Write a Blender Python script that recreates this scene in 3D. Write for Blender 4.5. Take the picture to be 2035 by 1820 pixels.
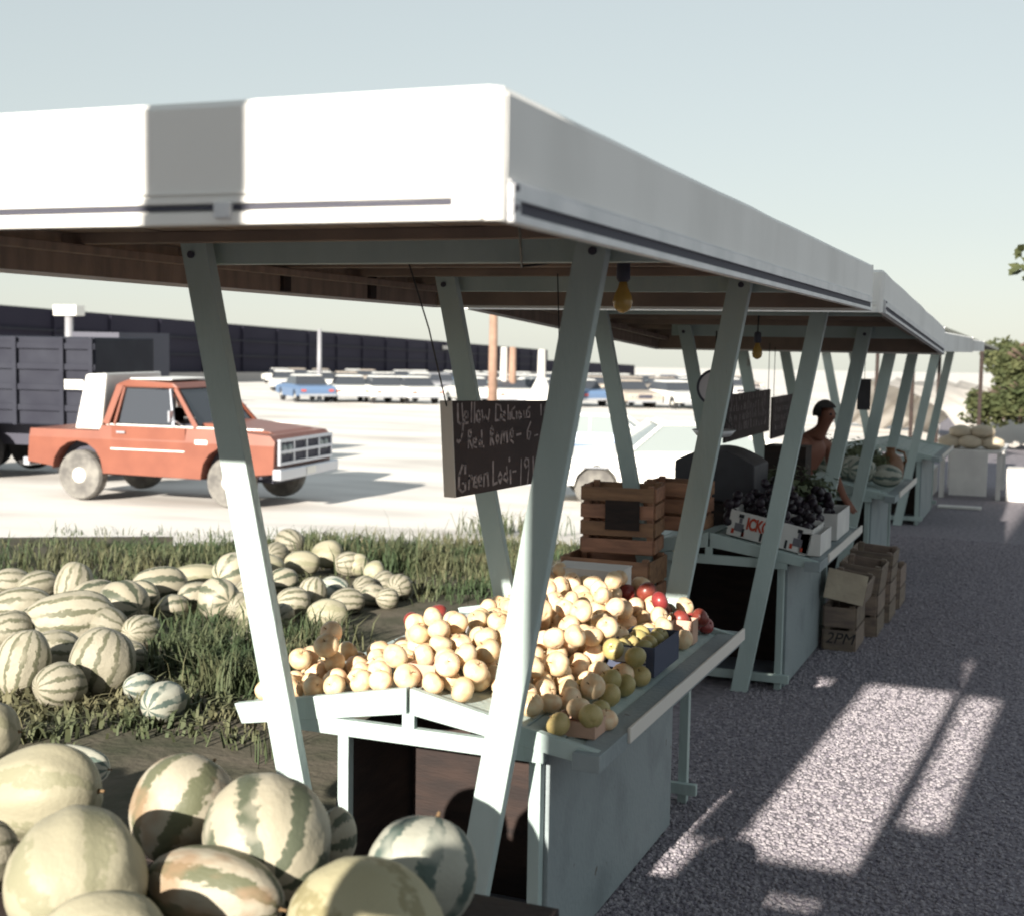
import bpy, bmesh, math, random
from mathutils import Vector, Matrix, noise
random.seed(7)
sc = bpy.context.scene
for o in list(bpy.data.objects):
    bpy.data.objects.remove(o)
COL = sc.collection
rad = math.radians

# ------------------------------------------------------------------ camera
PW, PH, FPX = 2035.0, 1820.0, 2703.18          # pixel frame used for measuring the photograph
EYE = Vector((0.0, 0.0, 2.029))
PSI, PIT, ROL = 0.383, -0.087, 0.0168
_c, _s, _cp, _sp = math.cos(PSI), math.sin(PSI), math.cos(PIT), math.sin(PIT)
FW = Vector((-_s*_cp, _c*_cp, _sp)); RT = Vector((_c, _s, 0)); UP = RT.cross(FW)
_cr, _sr = math.cos(ROL), math.sin(ROL)
RT, UP = _cr*RT + _sr*UP, _cr*UP - _sr*RT
cd = bpy.data.cameras.new('camera'); cam = bpy.data.objects.new('camera', cd); COL.objects.link(cam)
cd.sensor_fit = 'HORIZONTAL'; cd.sensor_width = 36.0; cd.lens = 36.0*FPX/PW
cd.clip_start = 0.05; cd.clip_end = 6000
M = Matrix((RT, UP, -FW)).transposed().to_4x4(); M.translation = EYE
cam.matrix_world = M
cd.dof.use_dof = True; cd.dof.focus_distance = 5.6; cd.dof.aperture_fstop = 3.6
sc.camera = cam
# a pixel gives a ray; the plane or distance that stops it comes from what the thing touches
def ray(u, v): return FW + RT*((u-PW/2)/FPX) - UP*((v-PH/2)/FPX)
def onZ(u, v, z=0.0): r = ray(u, v); return EYE + r*((z-EYE.z)/r.z)
def onY(u, v, y): r = ray(u, v); return EYE + r*(y/r.y)
def onX(u, v, x): r = ray(u, v); return EYE + r*(x/r.x)
def atD(u, v, d): return EYE + ray(u, v)*d

# ------------------------------------------------------------------ world, sun, exposure
SUN_EL, SUN_AZ = rad(19.5), rad(3.0)
w = bpy.data.worlds.new("World"); sc.world = w; w.use_nodes = True
nt = w.node_tree; bg = nt.nodes['Background']
sky = nt.nodes.new('ShaderNodeTexSky'); sky.sky_type = 'NISHITA'; sky.sun_disc = False
sky.sun_elevation = SUN_EL; sky.sun_rotation = rad(180) + SUN_AZ
sky.altitude = 300; sky.air_density = 1.0; sky.dust_density = 0.35; sky.ozone_density = 1.4
hs = nt.nodes.new('ShaderNodeHueSaturation'); hs.inputs['Saturation'].default_value = 0.62; hs.inputs['Value'].default_value = 1.1
gm = nt.nodes.new('ShaderNodeGamma'); gm.inputs['Gamma'].default_value = 0.35      # thin bright haze: an even, pale sky
tn = nt.nodes.new('ShaderNodeMixRGB'); tn.blend_type = 'MULTIPLY'; tn.inputs[0].default_value = 1.0; tn.inputs[2].default_value = (0.98, 1.02, 0.985, 1)
nt.links.new(sky.outputs[0], gm.inputs['Color']); nt.links.new(gm.outputs[0], hs.inputs['Color']); nt.links.new(hs.outputs[0], tn.inputs[1]); nt.links.new(tn.outputs[0], bg.inputs[0])
bg.inputs[1].default_value = 0.15
sd = bpy.data.lights.new('sun', 'SUN'); sd.energy = 5.0; sd.angle = rad(0.6); sd.color = (1.0, 0.93, 0.82)
sun = bpy.data.objects.new('sun', sd); COL.objects.link(sun)
SDIR = Vector((math.sin(SUN_AZ), math.cos(SUN_AZ), -math.tan(SUN_EL))).normalized()
sun.rotation_euler = SDIR.to_track_quat('-Z', 'Y').to_euler(); sun.location = (0, -20, 12)
sc.view_settings.view_transform = 'Standard'; sc.view_settings.look = 'None'
sc.view_settings.exposure = 1.25; sc.view_settings.gamma = 1.0; sc.view_settings.use_curve_mapping = False
sc.cycles.max_bounces = 6; sc.cycles.diffuse_bounces = 4; sc.cycles.use_denoising = True
sc.cycles.filter_width = 1.9

# ------------------------------------------------------------------ materials
def mat(name, col, rough=0.7, col2=None, scale=8.0, bump=0.0, bscale=40.0, metal=0.0, spec=0.4, stretch=None, detail=4.0, sharp=(0.35, 0.65), rnd=0.0, trans=0.0, chips=None):
    m = bpy.data.materials.new(name); m.use_nodes = True
    N, L = m.node_tree.nodes, m.node_tree.links
    b = N['Principled BSDF']; b.inputs['Roughness'].default_value = rough
    b.inputs['Metallic'].default_value = metal; b.inputs['Specular IOR Level'].default_value = spec
    b.inputs['Base Color'].default_value = (*col, 1)
    if trans: b.inputs['Transmission Weight'].default_value = trans
    tc = N.new('ShaderNodeTexCoord'); mp = N.new('ShaderNodeMapping'); L.new(tc.outputs['Object'], mp.inputs[0])
    if stretch: mp.inputs['Scale'].default_value = stretch
    last = None
    if col2:
        n = N.new('ShaderNodeTexNoise'); n.inputs['Scale'].default_value = scale; n.inputs['Detail'].default_value = detail
        L.new(mp.outputs[0], n.inputs['Vector'])
        r = N.new('ShaderNodeValToRGB'); r.color_ramp.elements[0].position = sharp[0]; r.color_ramp.elements[1].position = sharp[1]
        r.color_ramp.elements[0].color = (*col, 1); r.color_ramp.elements[1].color = (*col2, 1)
        L.new(n.outputs['Fac'], r.inputs[0]); L.new(r.outputs[0], b.inputs['Base Color']); last = r.outputs[0]
    if chips:
        n = N.new('ShaderNodeTexNoise'); n.inputs['Scale'].default_value = chips[1]; n.inputs['Detail'].default_value = 7; n.inputs['Roughness'].default_value = 0.65
        L.new(mp.outputs[0], n.inputs['Vector'])
        r = N.new('ShaderNodeValToRGB'); r.color_ramp.elements[0].position = chips[2]; r.color_ramp.elements[1].position = chips[2]+0.03
        L.new(n.outputs['Fac'], r.inputs[0]); mx = N.new('ShaderNodeMixRGB'); L.new(r.outputs[0], mx.inputs[0])
        if last: L.new(last, mx.inputs[1])
        else: mx.inputs[1].default_value = (*col, 1)
        mx.inputs[2].default_value = (*chips[0], 1); L.new(mx.outputs[0], b.inputs['Base Color']); last = mx.outputs[0]
    if rnd:
        oi = N.new('ShaderNodeObjectInfo'); h = N.new('ShaderNodeHueSaturation')
        mr = N.new('ShaderNodeMapRange'); mr.inputs[3].default_value = 1-rnd; mr.inputs[4].default_value = 1+rnd
        L.new(oi.outputs['Random'], mr.inputs[0]); L.new(mr.outputs[0], h.inputs['Value'])
        mr2 = N.new('ShaderNodeMapRange'); mr2.inputs[3].default_value = 0.5+rnd*0.06; mr2.inputs[4].default_value = 0.5-rnd*0.06
        L.new(oi.outputs['Random'], mr2.inputs[0]); L.new(mr2.outputs[0], h.inputs['Hue'])
        if last: L.new(last, h.inputs['Color'])
        else: h.inputs['Color'].default_value = (*col, 1)
        L.new(h.outputs[0], b.inputs['Base Color'])
    if bump:
        n = N.new('ShaderNodeTexNoise'); n.inputs['Scale'].default_value = bscale; n.inputs['Detail'].default_value = 5
        L.new(mp.outputs[0], n.inputs['Vector'])
        bp = N.new('ShaderNodeBump'); bp.inputs['Strength'].default_value = bump; bp.inputs['Distance'].default_value = 0.02
        L.new(n.outputs['Fac'], bp.inputs['Height']); L.new(bp.outputs[0], b.inputs['Normal'])
    return m

def melon_mat(name, base, stripe, nst, thick, net=0.0, wob=0.5, blotch=None):
    m = bpy.data.materials.new(name); m.use_nodes = True
    N, L = m.node_tree.nodes, m.node_tree.links
    b = N['Principled BSDF']; b.inputs['Roughness'].default_value = 0.55; b.inputs['Specular IOR Level'].default_value = 0.3
    tc = N.new('ShaderNodeTexCoord'); sx = N.new('ShaderNodeSeparateXYZ'); L.new(tc.outputs['Object'], sx.inputs[0])
    at = N.new('ShaderNodeMath'); at.operation = 'ARCTAN2'; L.new(sx.outputs['Y'], at.inputs[0]); L.new(sx.outputs['Z'], at.inputs[1])
    oi = N.new('ShaderNodeObjectInfo')
    ad = N.new('ShaderNodeVectorMath'); ad.operation = 'ADD'
    cb = N.new('ShaderNodeCombineXYZ'); ml = N.new('ShaderNodeMath'); ml.operation = 'MULTIPLY'; ml.inputs[1].default_value = 37
    L.new(oi.outputs['Random'], ml.inputs[0]); L.new(ml.outputs[0], cb.inputs[0]); L.new(ml.outputs[0], cb.inputs[2])
    L.new(tc.outputs['Object'], ad.inputs[0]); L.new(cb.outputs[0], ad.inputs[1])
    n = N.new('ShaderNodeTexNoise'); n.inputs['Scale'].default_value = 2.6; n.inputs['Detail'].default_value = 5; n.inputs['Roughness'].default_value = 0.62
    L.new(ad.outputs[0], n.inputs['Vector'])
    def math_(op, a, bv):
        q = N.new('ShaderNodeMath'); q.operation = op
        for i, x in enumerate((a, bv)):
            if isinstance(x, (int, float)): q.inputs[i].default_value = x
            else: L.new(x, q.inputs[i])
        return q.outputs[0]
    dn = math_('MULTIPLY', math_('SUBTRACT', n.outputs['Fac'], 0.5), wob*2)
    ang = math_('MULTIPLY', math_('ADD', at.outputs[0], dn), nst)
    sn = math_('SINE', ang, 0)
    n2 = N.new('ShaderNodeTexNoise'); n2.inputs['Scale'].default_value = 9; n2.inputs['Detail'].default_value = 6
    L.new(ad.outputs[0], n2.inputs['Vector'])
    v = math_('ADD', math_('MULTIPLY', sn, 0.5), math_('MULTIPLY', math_('SUBTRACT', n2.outputs['Fac'], 0.5), 1.15))
    r = N.new('ShaderNodeValToRGB'); e = r.color_ramp.elements
    e[0].position = thick; e[0].color = (*base, 1); e[1].position = thick+0.16; e[1].color = (*stripe, 1)
    L.new(v, r.inputs[0]); col = r.outputs[0]
    if blotch:
        n3 = N.new('ShaderNodeTexNoise'); n3.inputs['Scale'].default_value = 1.3; L.new(ad.outputs[0], n3.inputs['Vector'])
        r3 = N.new('ShaderNodeValToRGB'); r3.color_ramp.elements[0].position = 0.52; r3.color_ramp.elements[1].position = 0.66
        L.new(n3.outputs['Fac'], r3.inputs[0])
        mx = N.new('ShaderNodeMixRGB'); L.new(r3.outputs[0], mx.inputs[0]); L.new(col, mx.inputs[1]); mx.inputs[2].default_value = (*blotch, 1)
        mf = N.new('ShaderNodeMath'); mf.operation = 'MULTIPLY'; mf.inputs[1].default_value = 0.75
        L.new(r3.outputs[0], mf.inputs[0]); L.new(mf.outputs[0], mx.inputs[0]); col = mx.outputs[0]
    h = N.new('ShaderNodeHueSaturation'); mr = N.new('ShaderNodeMapRange'); mr.inputs[3].default_value = 0.85; mr.inputs[4].default_value = 1.12
    L.new(oi.outputs['Random'], mr.inputs[0]); L.new(mr.outputs[0], h.inputs['Value']); L.new(col, h.inputs['Color']); L.new(h.outputs[0], b.inputs['Base Color'])
    vo = N.new('ShaderNodeTexVoronoi'); vo.feature = 'DISTANCE_TO_EDGE'; vo.inputs['Scale'].default_value = 16; L.new(ad.outputs[0], vo.inputs['Vector'])
    bp = N.new('ShaderNodeBump'); bp.inputs['Strength'].default_value = 0.10+net; bp.inputs['Distance'].default_value = 0.03
    hh = math_('ADD', math_('MULTIPLY', n2.outputs['Fac'], 0.6), math_('MULTIPLY', vo.outputs['Distance'], -2.5*net))
    L.new(hh, bp.inputs['Height']); L.new(bp.outputs[0], b.inputs['Normal'])
    return m

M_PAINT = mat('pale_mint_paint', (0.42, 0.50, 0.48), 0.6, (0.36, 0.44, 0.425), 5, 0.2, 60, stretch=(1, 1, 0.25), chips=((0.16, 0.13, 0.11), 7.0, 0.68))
M_PAINTW = mat('worn_shaded_mint_paint', (0.25, 0.29, 0.30), 0.65, (0.18, 0.21, 0.22), 3.5, 0.2, 50, sharp=(0.5, 0.75), chips=((0.12, 0.10, 0.09), 9.0, 0.68))  # base darkened to carry the side panel's shade; the chips are wear
M_FASC = mat('white_canvas', (0.82, 0.81, 0.78), 0.75, (0.68, 0.67, 0.64), 2.2, 0.12, 9, stretch=(1, 1, .5), detail=7, sharp=(.45, .8))
M_ALU = mat('aluminium_trim', (0.66, 0.66, 0.68), 0.45, (0.55, 0.56, 0.58), 9, metal=0.25)
M_SLOT = mat('dark_slot', (0.05, 0.05, 0.07), 0.7)
M_CEIL = mat('brown_ceiling_board', (0.28, 0.21, 0.165), 0.8, (0.19, 0.145, 0.12), 3, 0.2, 30, stretch=(1, 6, 1))
M_DARKWOOD = mat('dark_brown_wood', (0.036, 0.022, 0.018), 0.85, (0.02, 0.014, 0.013), 5, 0.2, 30, stretch=(1, 1, 5))
M_CRATE = mat('crate_wood', (0.36, 0.19, 0.11), 0.8, (0.22, 0.12, 0.075), 6, 0.25, 40, stretch=(1, 5, 5), rnd=0.15)
M_CRATE2 = mat('grey_crate_wood', (0.27, 0.21, 0.16), 0.85, (0.17, 0.13, 0.11), 6, 0.25, 40, stretch=(1, 5, 5), rnd=0.15)
M_CARD = mat('cardboard', (0.34, 0.22, 0.14), 0.85, (0.28, 0.18, 0.12), 5, 0.05)
M_PCARD = mat('pink_carton', (0.55, 0.36, 0.27), 0.85, (0.48, 0.31, 0.23), 6)
M_WCARD = mat('white_carton', (0.68, 0.66, 0.63), 0.75, (0.6, 0.58, 0.56), 5)
M_BLUECARD = mat('dark_blue_carton', (0.05, 0.06, 0.10), 0.7)
M_REDINK = mat('red_print', (0.45, 0.06, 0.03), 0.7)
M_BLACKINK = mat('black_print', (0.02, 0.02, 0.025), 0.7)
M_GREYINK = mat('grey_print', (0.15, 0.14, 0.16), 0.7)
M_BOARD = mat('dark_chalkboard', (0.035, 0.024, 0.025), 0.8, (0.05, 0.034, 0.034), 4)
M_CHALK = mat('chalk', (0.42, 0.36, 0.36), 0.9, (0.22, 0.19, 0.19), 30)
M_EDGE = mat('sunlit_board_edge', (0.66, 0.62, 0.57), 0.8)  # pale tone brightened to stand for sun on the price board's edge
M_WIRE = mat('dark_wire', (0.02, 0.02, 0.02), 0.6)
M_BULB = mat('yellow_bulb_glass', (0.40, 0.25, 0.06), 0.25, spec=0.5)
M_GRAVEL = mat('gravel', (0.17, 0.155, 0.18), 0.95, (0.28, 0.26, 0.28), 22, 0.6, 70, detail=10, spec=0.15)
M_LOT = mat('pale_dusty_lot', (0.50, 0.47, 0.44), 0.95, (0.74, 0.71, 0.67), 0.22, 0.2, 6, spec=0.1, stretch=(1, 2.2, 1), detail=9, sharp=(.3, .55))
M_DIRT = mat('dry_grass_dirt', (0.115, 0.10, 0.078), 0.95, (0.06, 0.062, 0.042), 3.0, 0.5, 20, spec=0.1, detail=8)
M_PEB = mat('pebble', (0.165, 0.15, 0.178), 0.95, (0.36, 0.335, 0.355), 40, spec=0.1)
M_GRASS = mat('grass_blade', (0.045, 0.068, 0.032), 0.7, (0.135, 0.125, 0.07), 1.1, spec=0.2, sharp=(0.42, 0.66))
M_LEAF = mat('leaf', (0.045, 0.058, 0.025), 0.6, (0.085, 0.090, 0.04), 2, spec=0.2)
M_BARK = mat('bark', (0.12, 0.085, 0.06), 0.9, (0.07, 0.05, 0.04), 8, 0.5, 20)
M_YAPPLE = mat('yellow_apple_skin', (0.68, 0.45, 0.26), 0.4, (0.74, 0.60, 0.40), 1.6, 0.06, 14, spec=0.45, rnd=0.14, chips=((0.40, 0.22, 0.10), 6.0, 0.70))
M_RAPPLE = mat('red_apple_skin', (0.17, 0.022, 0.02), 0.35, (0.24, 0.05, 0.035), 10, spec=0.5, rnd=0.15)
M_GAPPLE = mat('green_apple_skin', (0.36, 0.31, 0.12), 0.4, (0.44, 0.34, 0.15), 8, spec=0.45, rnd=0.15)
M_STEM = mat('dry_stem', (0.16, 0.10, 0.05), 0.9)
M_RED = mat('orange_red_car_paint', (0.215, 0.072, 0.044), 0.35, (0.18, 0.058, 0.036), 3, spec=0.5, detail=8)
M_WHITEP = mat('white_car_paint', (0.72, 0.71, 0.68), 0.35, spec=0.5)
M_NAVY = mat('navy_truck_paint', (0.016, 0.017, 0.028), 0.6, (0.024, 0.026, 0.038), 2, spec=0.2)
M_CHROME = mat('chrome', (0.55, 0.57, 0.62), 0.3, metal=0.7)
M_GLASS = mat('car_glass', (0.045, 0.05, 0.06), 0.12, spec=0.6)
M_LGLASS = mat('pale_glass', (0.22, 0.25, 0.25), 0.15, spec=0.6)
M_TYRE = mat('dusty_tyre', (0.10, 0.095, 0.09), 0.9, (0.22, 0.21, 0.19), 5)
M_TYRED = mat('black_tyre', (0.025, 0.025, 0.027), 0.85)
M_HUB = mat('pale_hubcap', (0.62, 0.60, 0.56), 0.5)
M_BLDG = mat('dark_slate_cladding', (0.028, 0.026, 0.042), 0.85, (0.036, 0.034, 0.052), 0.05, spec=0.15)
M_BLDGBASE = mat('pale_plinth', (0.42, 0.39, 0.37), 0.9)
M_POLE = mat('pole_wood', (0.30, 0.19, 0.14), 0.9, (0.23, 0.15, 0.11), 4)
M_CONC = mat('pale_concrete', (0.5, 0.48, 0.46), 0.9)
M_SHED = mat('shed_block', (0.16, 0.15, 0.15), 0.9, (0.2, 0.19, 0.18), 1.0)
M_ROOFD = mat('dark_shingle', (0.06, 0.065, 0.06), 0.9)
M_SKIN = mat('tanned_skin', (0.20, 0.085, 0.055), 0.6)
M_HAIR = mat('dark_hair', (0.02, 0.016, 0.014), 0.7)
M_DENIM = mat('navy_trousers', (0.035, 0.04, 0.075), 0.9)
M_TARP = mat('dark_tarp', (0.060, 0.058, 0.068), 0.6, (0.04, 0.038, 0.045), 4, 0.3, 9)
M_GRAPE = mat('dark_plum', (0.022, 0.014, 0.022), 0.45, rnd=0.3)
M_GREENVEG = mat('green_leaf_vegetable', (0.075, 0.10, 0.05), 0.7, (0.13, 0.15, 0.08), 6, 0.5, 12, rnd=0.2)
M_DIAL = mat('scale_dial_face', (0.50, 0.48, 0.5), 0.5)
M_SACK = mat('tan_sack', (0.58, 0.50, 0.38), 0.9, (0.5, 0.42, 0.32), 8, 0.4, 20)
M_BANK = mat('pale_dirt_bank', (0.50, 0.47, 0.43), 0.95, (0.38, 0.355, 0.33), 0.6, 0.6, 3, stretch=(.6, .6, 4))
M_JUG = mat('brown_jug', (0.16, 0.075, 0.035), 0.4, (0.2, 0.1, 0.05), 4)
M_GREYC = mat('blue_grey_container_paint', (0.085, 0.085, 0.11), 0.7)
M_PLANK = mat('blue_grey_plank', (0.16, 0.18, 0.21), 0.8, (0.12, 0.13, 0.16), 5, 0.2, 30)

MEL_A = melon_mat('striped_melon_rind', (0.33, 0.30, 0.225), (0.08, 0.09, 0.06), 7, 0.10, 0.05, 0.20, blotch=(0.37, 0.34, 0.27))
MEL_B = melon_mat('brown_striped_melon_rind', (0.37, 0.335, 0.26), (0.12, 0.125, 0.075), 6, 0.08, 0.05, 0.22, blotch=(0.27, 0.18, 0.11))
MEL_C = melon_mat('pale_melon_rind', (0.34, 0.315, 0.225), (0.26, 0.25, 0.165), 5, 0.20, 0.04, 0.4)
MEL_D = melon_mat('netted_yellow_melon_rind', (0.39, 0.355, 0.225), (0.26, 0.23, 0.125), 5, 0.30, 0.12, 0.3)
MEL_E = melon_mat('blue_green_striped_melon_rind', (0.34, 0.34, 0.285), (0.085, 0.115, 0.10), 7, 0.05, 0.05, 0.20, blotch=(0.40, 0.40, 0.34))
MEL_F = melon_mat('fine_striped_melon_rind', (0.31, 0.285, 0.22), (0.11, 0.11, 0.07), 11, 0.16, 0.15, 0.25, blotch=(0.25, 0.23, 0.17))

# ------------------------------------------------------------------ helpers
def link(name, me, mt=None, parent=None):
    if mt is not None and not me.materials: me.materials.append(mt)
    o = bpy.data.objects.new(name, me); COL.objects.link(o)
    if parent: o.parent = parent
    return o
def tag(o, label=None, cat=None, group=None, kind=None):
    if label: o['label'] = label
    if cat: o['category'] = cat
    if group: o['group'] = group
    if kind: o['kind'] = kind
    return o
def empty(name, loc=(0, 0, 0), rz=0.0):
    o = bpy.data.objects.new(name, None); COL.objects.link(o); o.location = loc; o.rotation_euler = (0, 0, rz)
    o.empty_display_size = 0.1
    return o
def fin(bm, name, mt, parent=None, smooth=False, bevel=0.0, loc=None):
    if bevel:
        bmesh.ops.bevel(bm, geom=list(bm.edges), offset=bevel, segments=2, affect='EDGES', profile=0.5, clamp_overlap=True)
    bmesh.ops.recalc_face_normals(bm, faces=bm.faces)
    me = bpy.data.meshes.new(name); bm.to_mesh(me); bm.free()
    if smooth:
        for p in me.polygons: p.use_smooth = True
    o = link(name, me, mt, parent)
    if loc: o.location = loc
    return o
def box(bm, c, s, rot=None):
    g = bmesh.ops.create_cube(bm, size=1.0)['verts']
    for v in g:
        p = Vector((v.co.x*s[0], v.co.y*s[1], v.co.z*s[2]))
        v.co = (rot @ p if rot else p) + Vector(c)
    return g
def mkbox(name, lo, hi, mt, parent=None, bevel=0.003):
    bm = bmesh.new(); box(bm, [(a+b)/2 for a, b in zip(lo, hi)], [b-a for a, b in zip(lo, hi)])
    return fin(bm, name, mt, parent, bevel=bevel)
def hexa(name, bot, top, mt, parent=None, bevel=0.003):
    """eight corners: bottom ring then top ring"""
    bm = bmesh.new(); vs = [bm.verts.new(p) for p in list(bot)+list(top)]
    for f in ((3, 2, 1, 0), (4, 5, 6, 7), (0, 1, 5, 4), (1, 2, 6, 5), (2, 3, 7, 6), (3, 0, 4, 7)): bm.faces.new([vs[i] for i in f])
    return fin(bm, name, mt, parent, bevel=bevel)
def beam(name, a, b, wx, wz, mt, parent=None, bevel=0.003, upv=(0, 0, 1)):
    """a rectangular timber from a to b"""
    a, b = Vector(a), Vector(b); d = (b-a); L = d.length; d.normalize()
    sx = d.cross(Vector(upv)); sx = sx.normalized() if sx.length > 1e-4 else Vector((1, 0, 0)); up = sx.cross(d)
    bm = bmesh.new(); R = Matrix((sx, d, up)).transposed()
    box(bm, (a+b)/2, (wx, L, wz), R)
    return fin(bm, name, mt, parent, bevel=bevel)
def prism(bm, pts, y0, y1):
    """polygon in xz, extruded along y"""
    a = [bm.verts.new((x, y0, z)) for x, z in pts]; b = [bm.verts.new((x, y1, z)) for x, z in pts]
    n = len(pts)
    bm.faces.new(a); bm.faces.new(b[::-1])
    for i in range(n): bm.faces.new((a[i], b[i], b[(i+1) % n], a[(i+1) % n]))
def lathe(bm, prof, seg=20, axis='z', c=(0, 0, 0)):
    rings = []
    for r, h in prof:
        ring = []
        for k in range(seg):
            t = 2*math.pi*k/seg; x, y = r*math.cos(t), r*math.sin(t)
            p = {'z': (x, y, h), 'y': (x, h, y), 'x': (h, x, y)}[axis]
            ring.append(bm.verts.new(Vector(p)+Vector(c)))
        rings.append(ring)
    for i in range(len(rings)-1):
        for k in range(seg):
            bm.faces.new((rings[i][k], rings[i][(k+1) % seg], rings[i+1][(k+1) % seg], rings[i+1][k]))
    bm.faces.new(rings[0][::-1]); bm.faces.new(rings[-1])
def tube(name, pts, r, mt, parent=None, seg=6):
    bm = bmesh.new(); pts = [Vector(p) for p in pts]; prev = None
    for i, p in enumerate(pts):
        d = (pts[min(i+1, len(pts)-1)]-pts[max(i-1, 0)]).normalized()
        sx = d.cross(Vector((0.13, 0.31, 0.94))).normalized(); sy = d.cross(sx)
        ring = [bm.verts.new(p+(sx*math.cos(2*math.pi*k/seg)+sy*math.sin(2*math.pi*k/seg))*r) for k in range(seg)]
        if prev:
            for k in range(seg): bm.faces.new((prev[k], prev[(k+1) % seg], ring[(k+1) % seg], ring[k]))
        else: bm.faces.new(ring)
        prev = ring
    bm.faces.new(prev[::-1])
    return fin(bm, name, mt, parent, smooth=True)
def copy_tree(o, parent=None):
    c = o.copy(); COL.objects.link(c)
    if parent: c.parent = parent
    for ch in list(o.children): copy_tree(ch, c)
    return c
def sstep(a, b, x):
    t = min(1, max(0, (x-a)/(b-a))); return t*t*(3-2*t)
def settle(root, loc):
    """parts were built in world space: put the empty at the thing's base and keep the parts where they are"""
    root.location = loc
    inv = Matrix.Translation(Vector(loc)).inverted()
    for ch in root.children: ch.matrix_parent_inverse = inv
    return root

# ------------------------------------------------------------------ ground
def gz(x, y):
    s = -0.374*x + 0.927*y
    k = sstep(-3.4, -4.7, x)                      # the row of stands stays level, the lot to its left falls away
    s -= 14.0*(1-k)*(1-sstep(20, 60, y))
    z = -0.42*sstep(10.0, 19.0, s)
    if s > 17: z -= 0.0185*(s-17)
    return z
RAD = [0.0] + [0.6*1.085**i for i in range(106)]
NT = 160
def polar(name, keep, dz, mt):
    bm = bmesh.new(); vs = {}
    def V(i, j):
        j %= NT
        if (i, j) not in vs:
            t = 2*math.pi*j/NT; r = RAD[i]; x, y = r*math.sin(t), r*math.cos(t)
            vs[(i, j)] = bm.verts.new((x, y, gz(x, y)+dz))
        return vs[(i, j)]
    for i in range(1, len(RAD)-1):
        for j in range(NT):
            t = 2*math.pi*(j+0.5)/NT; r = (RAD[i]+RAD[i+1])/2
            if keep(r*math.sin(t), r*math.cos(t)): bm.faces.new((V(i, j), V(i+1, j), V(i+1, j+1), V(i, j+1)))
    return tag(fin(bm, name, mt, smooth=True), kind='structure')
polar('ground', lambda x, y: True, 0.0, M_GRAVEL)
def sdist(x, y): return -0.374*x + 0.927*y
def in_lot(x, y):
    s = sdist(x, y)
    return s > 14.6 + 0.35*noise.noise((x*0.4, y*0.4, 0)) and x < -3.0 - 0.02*y and x < 1200
polar('parking_lot', in_lot, 0.012, M_LOT)
def in_strip(x, y):
    s = sdist(x, y)
    return 1.2 < s < 15.2 and x < -2.75 and x > -22
polar('grass_verge', in_strip, 0.006, M_DIRT)

# loose stones of the aisle
_t = (1+5**.5)/2
ICO_V = [Vector(v).normalized() for v in ((-1, _t, 0), (1, _t, 0), (-1, -_t, 0), (1, -_t, 0), (0, -1, _t), (0, 1, _t), (0, -1, -_t), (0, 1, -_t), (_t, 0, -1), (_t, 0, 1), (-_t, 0, -1), (-_t, 0, 1))]
ICO_F = ((0, 11, 5), (0, 5, 1), (0, 1, 7), (0, 7, 10), (0, 10, 11), (1, 5, 9), (5, 11, 4), (11, 10, 2), (10, 7, 6), (7, 1, 8), (3, 9, 4), (3, 4, 2), (3, 2, 6), (3, 6, 8), (3, 8, 9), (4, 9, 5), (2, 4, 11), (6, 2, 10), (8, 6, 7), (9, 8, 1))
VAR = []
for k in range(24):
    q = Matrix.Rotation(random.random()*6, 3, Vector((random.gauss(0, 1), random.gauss(0, 1), random.gauss(0, 1)))); sc3 = Vector((random.uniform(.8, 1.35), random.uniform(.8, 1.2), random.uniform(.6, .95)))
    VAR.append([tuple(Vector((v.x*sc3.x, v.y*sc3.y, v.z*sc3.z))) for v in (q @ u for u in ICO_V)])
PV, PF = [], []
for i in range(60000):
    y = 4.3+10.7*random.random()**1.6; x = random.uniform(-1.75, 0.0)
    r = random.uniform(0.004, 0.011); z = r*random.uniform(-.1, .45); b0 = len(PV)
    for v in VAR[i % 24]: PV.append((x+v[0]*r, y+v[1]*r, z+v[2]*r))
    for f in ICO_F: PF.append((f[0]+b0, f[1]+b0, f[2]+b0))
pme = bpy.data.meshes.new('gravel_stones'); pme.from_pydata(PV, [], PF)
tag(link('gravel_stones', pme, M_PEB), 'loose grey gravel stones strewn over the aisle beside the stands', 'gravel', kind='stuff')

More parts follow.
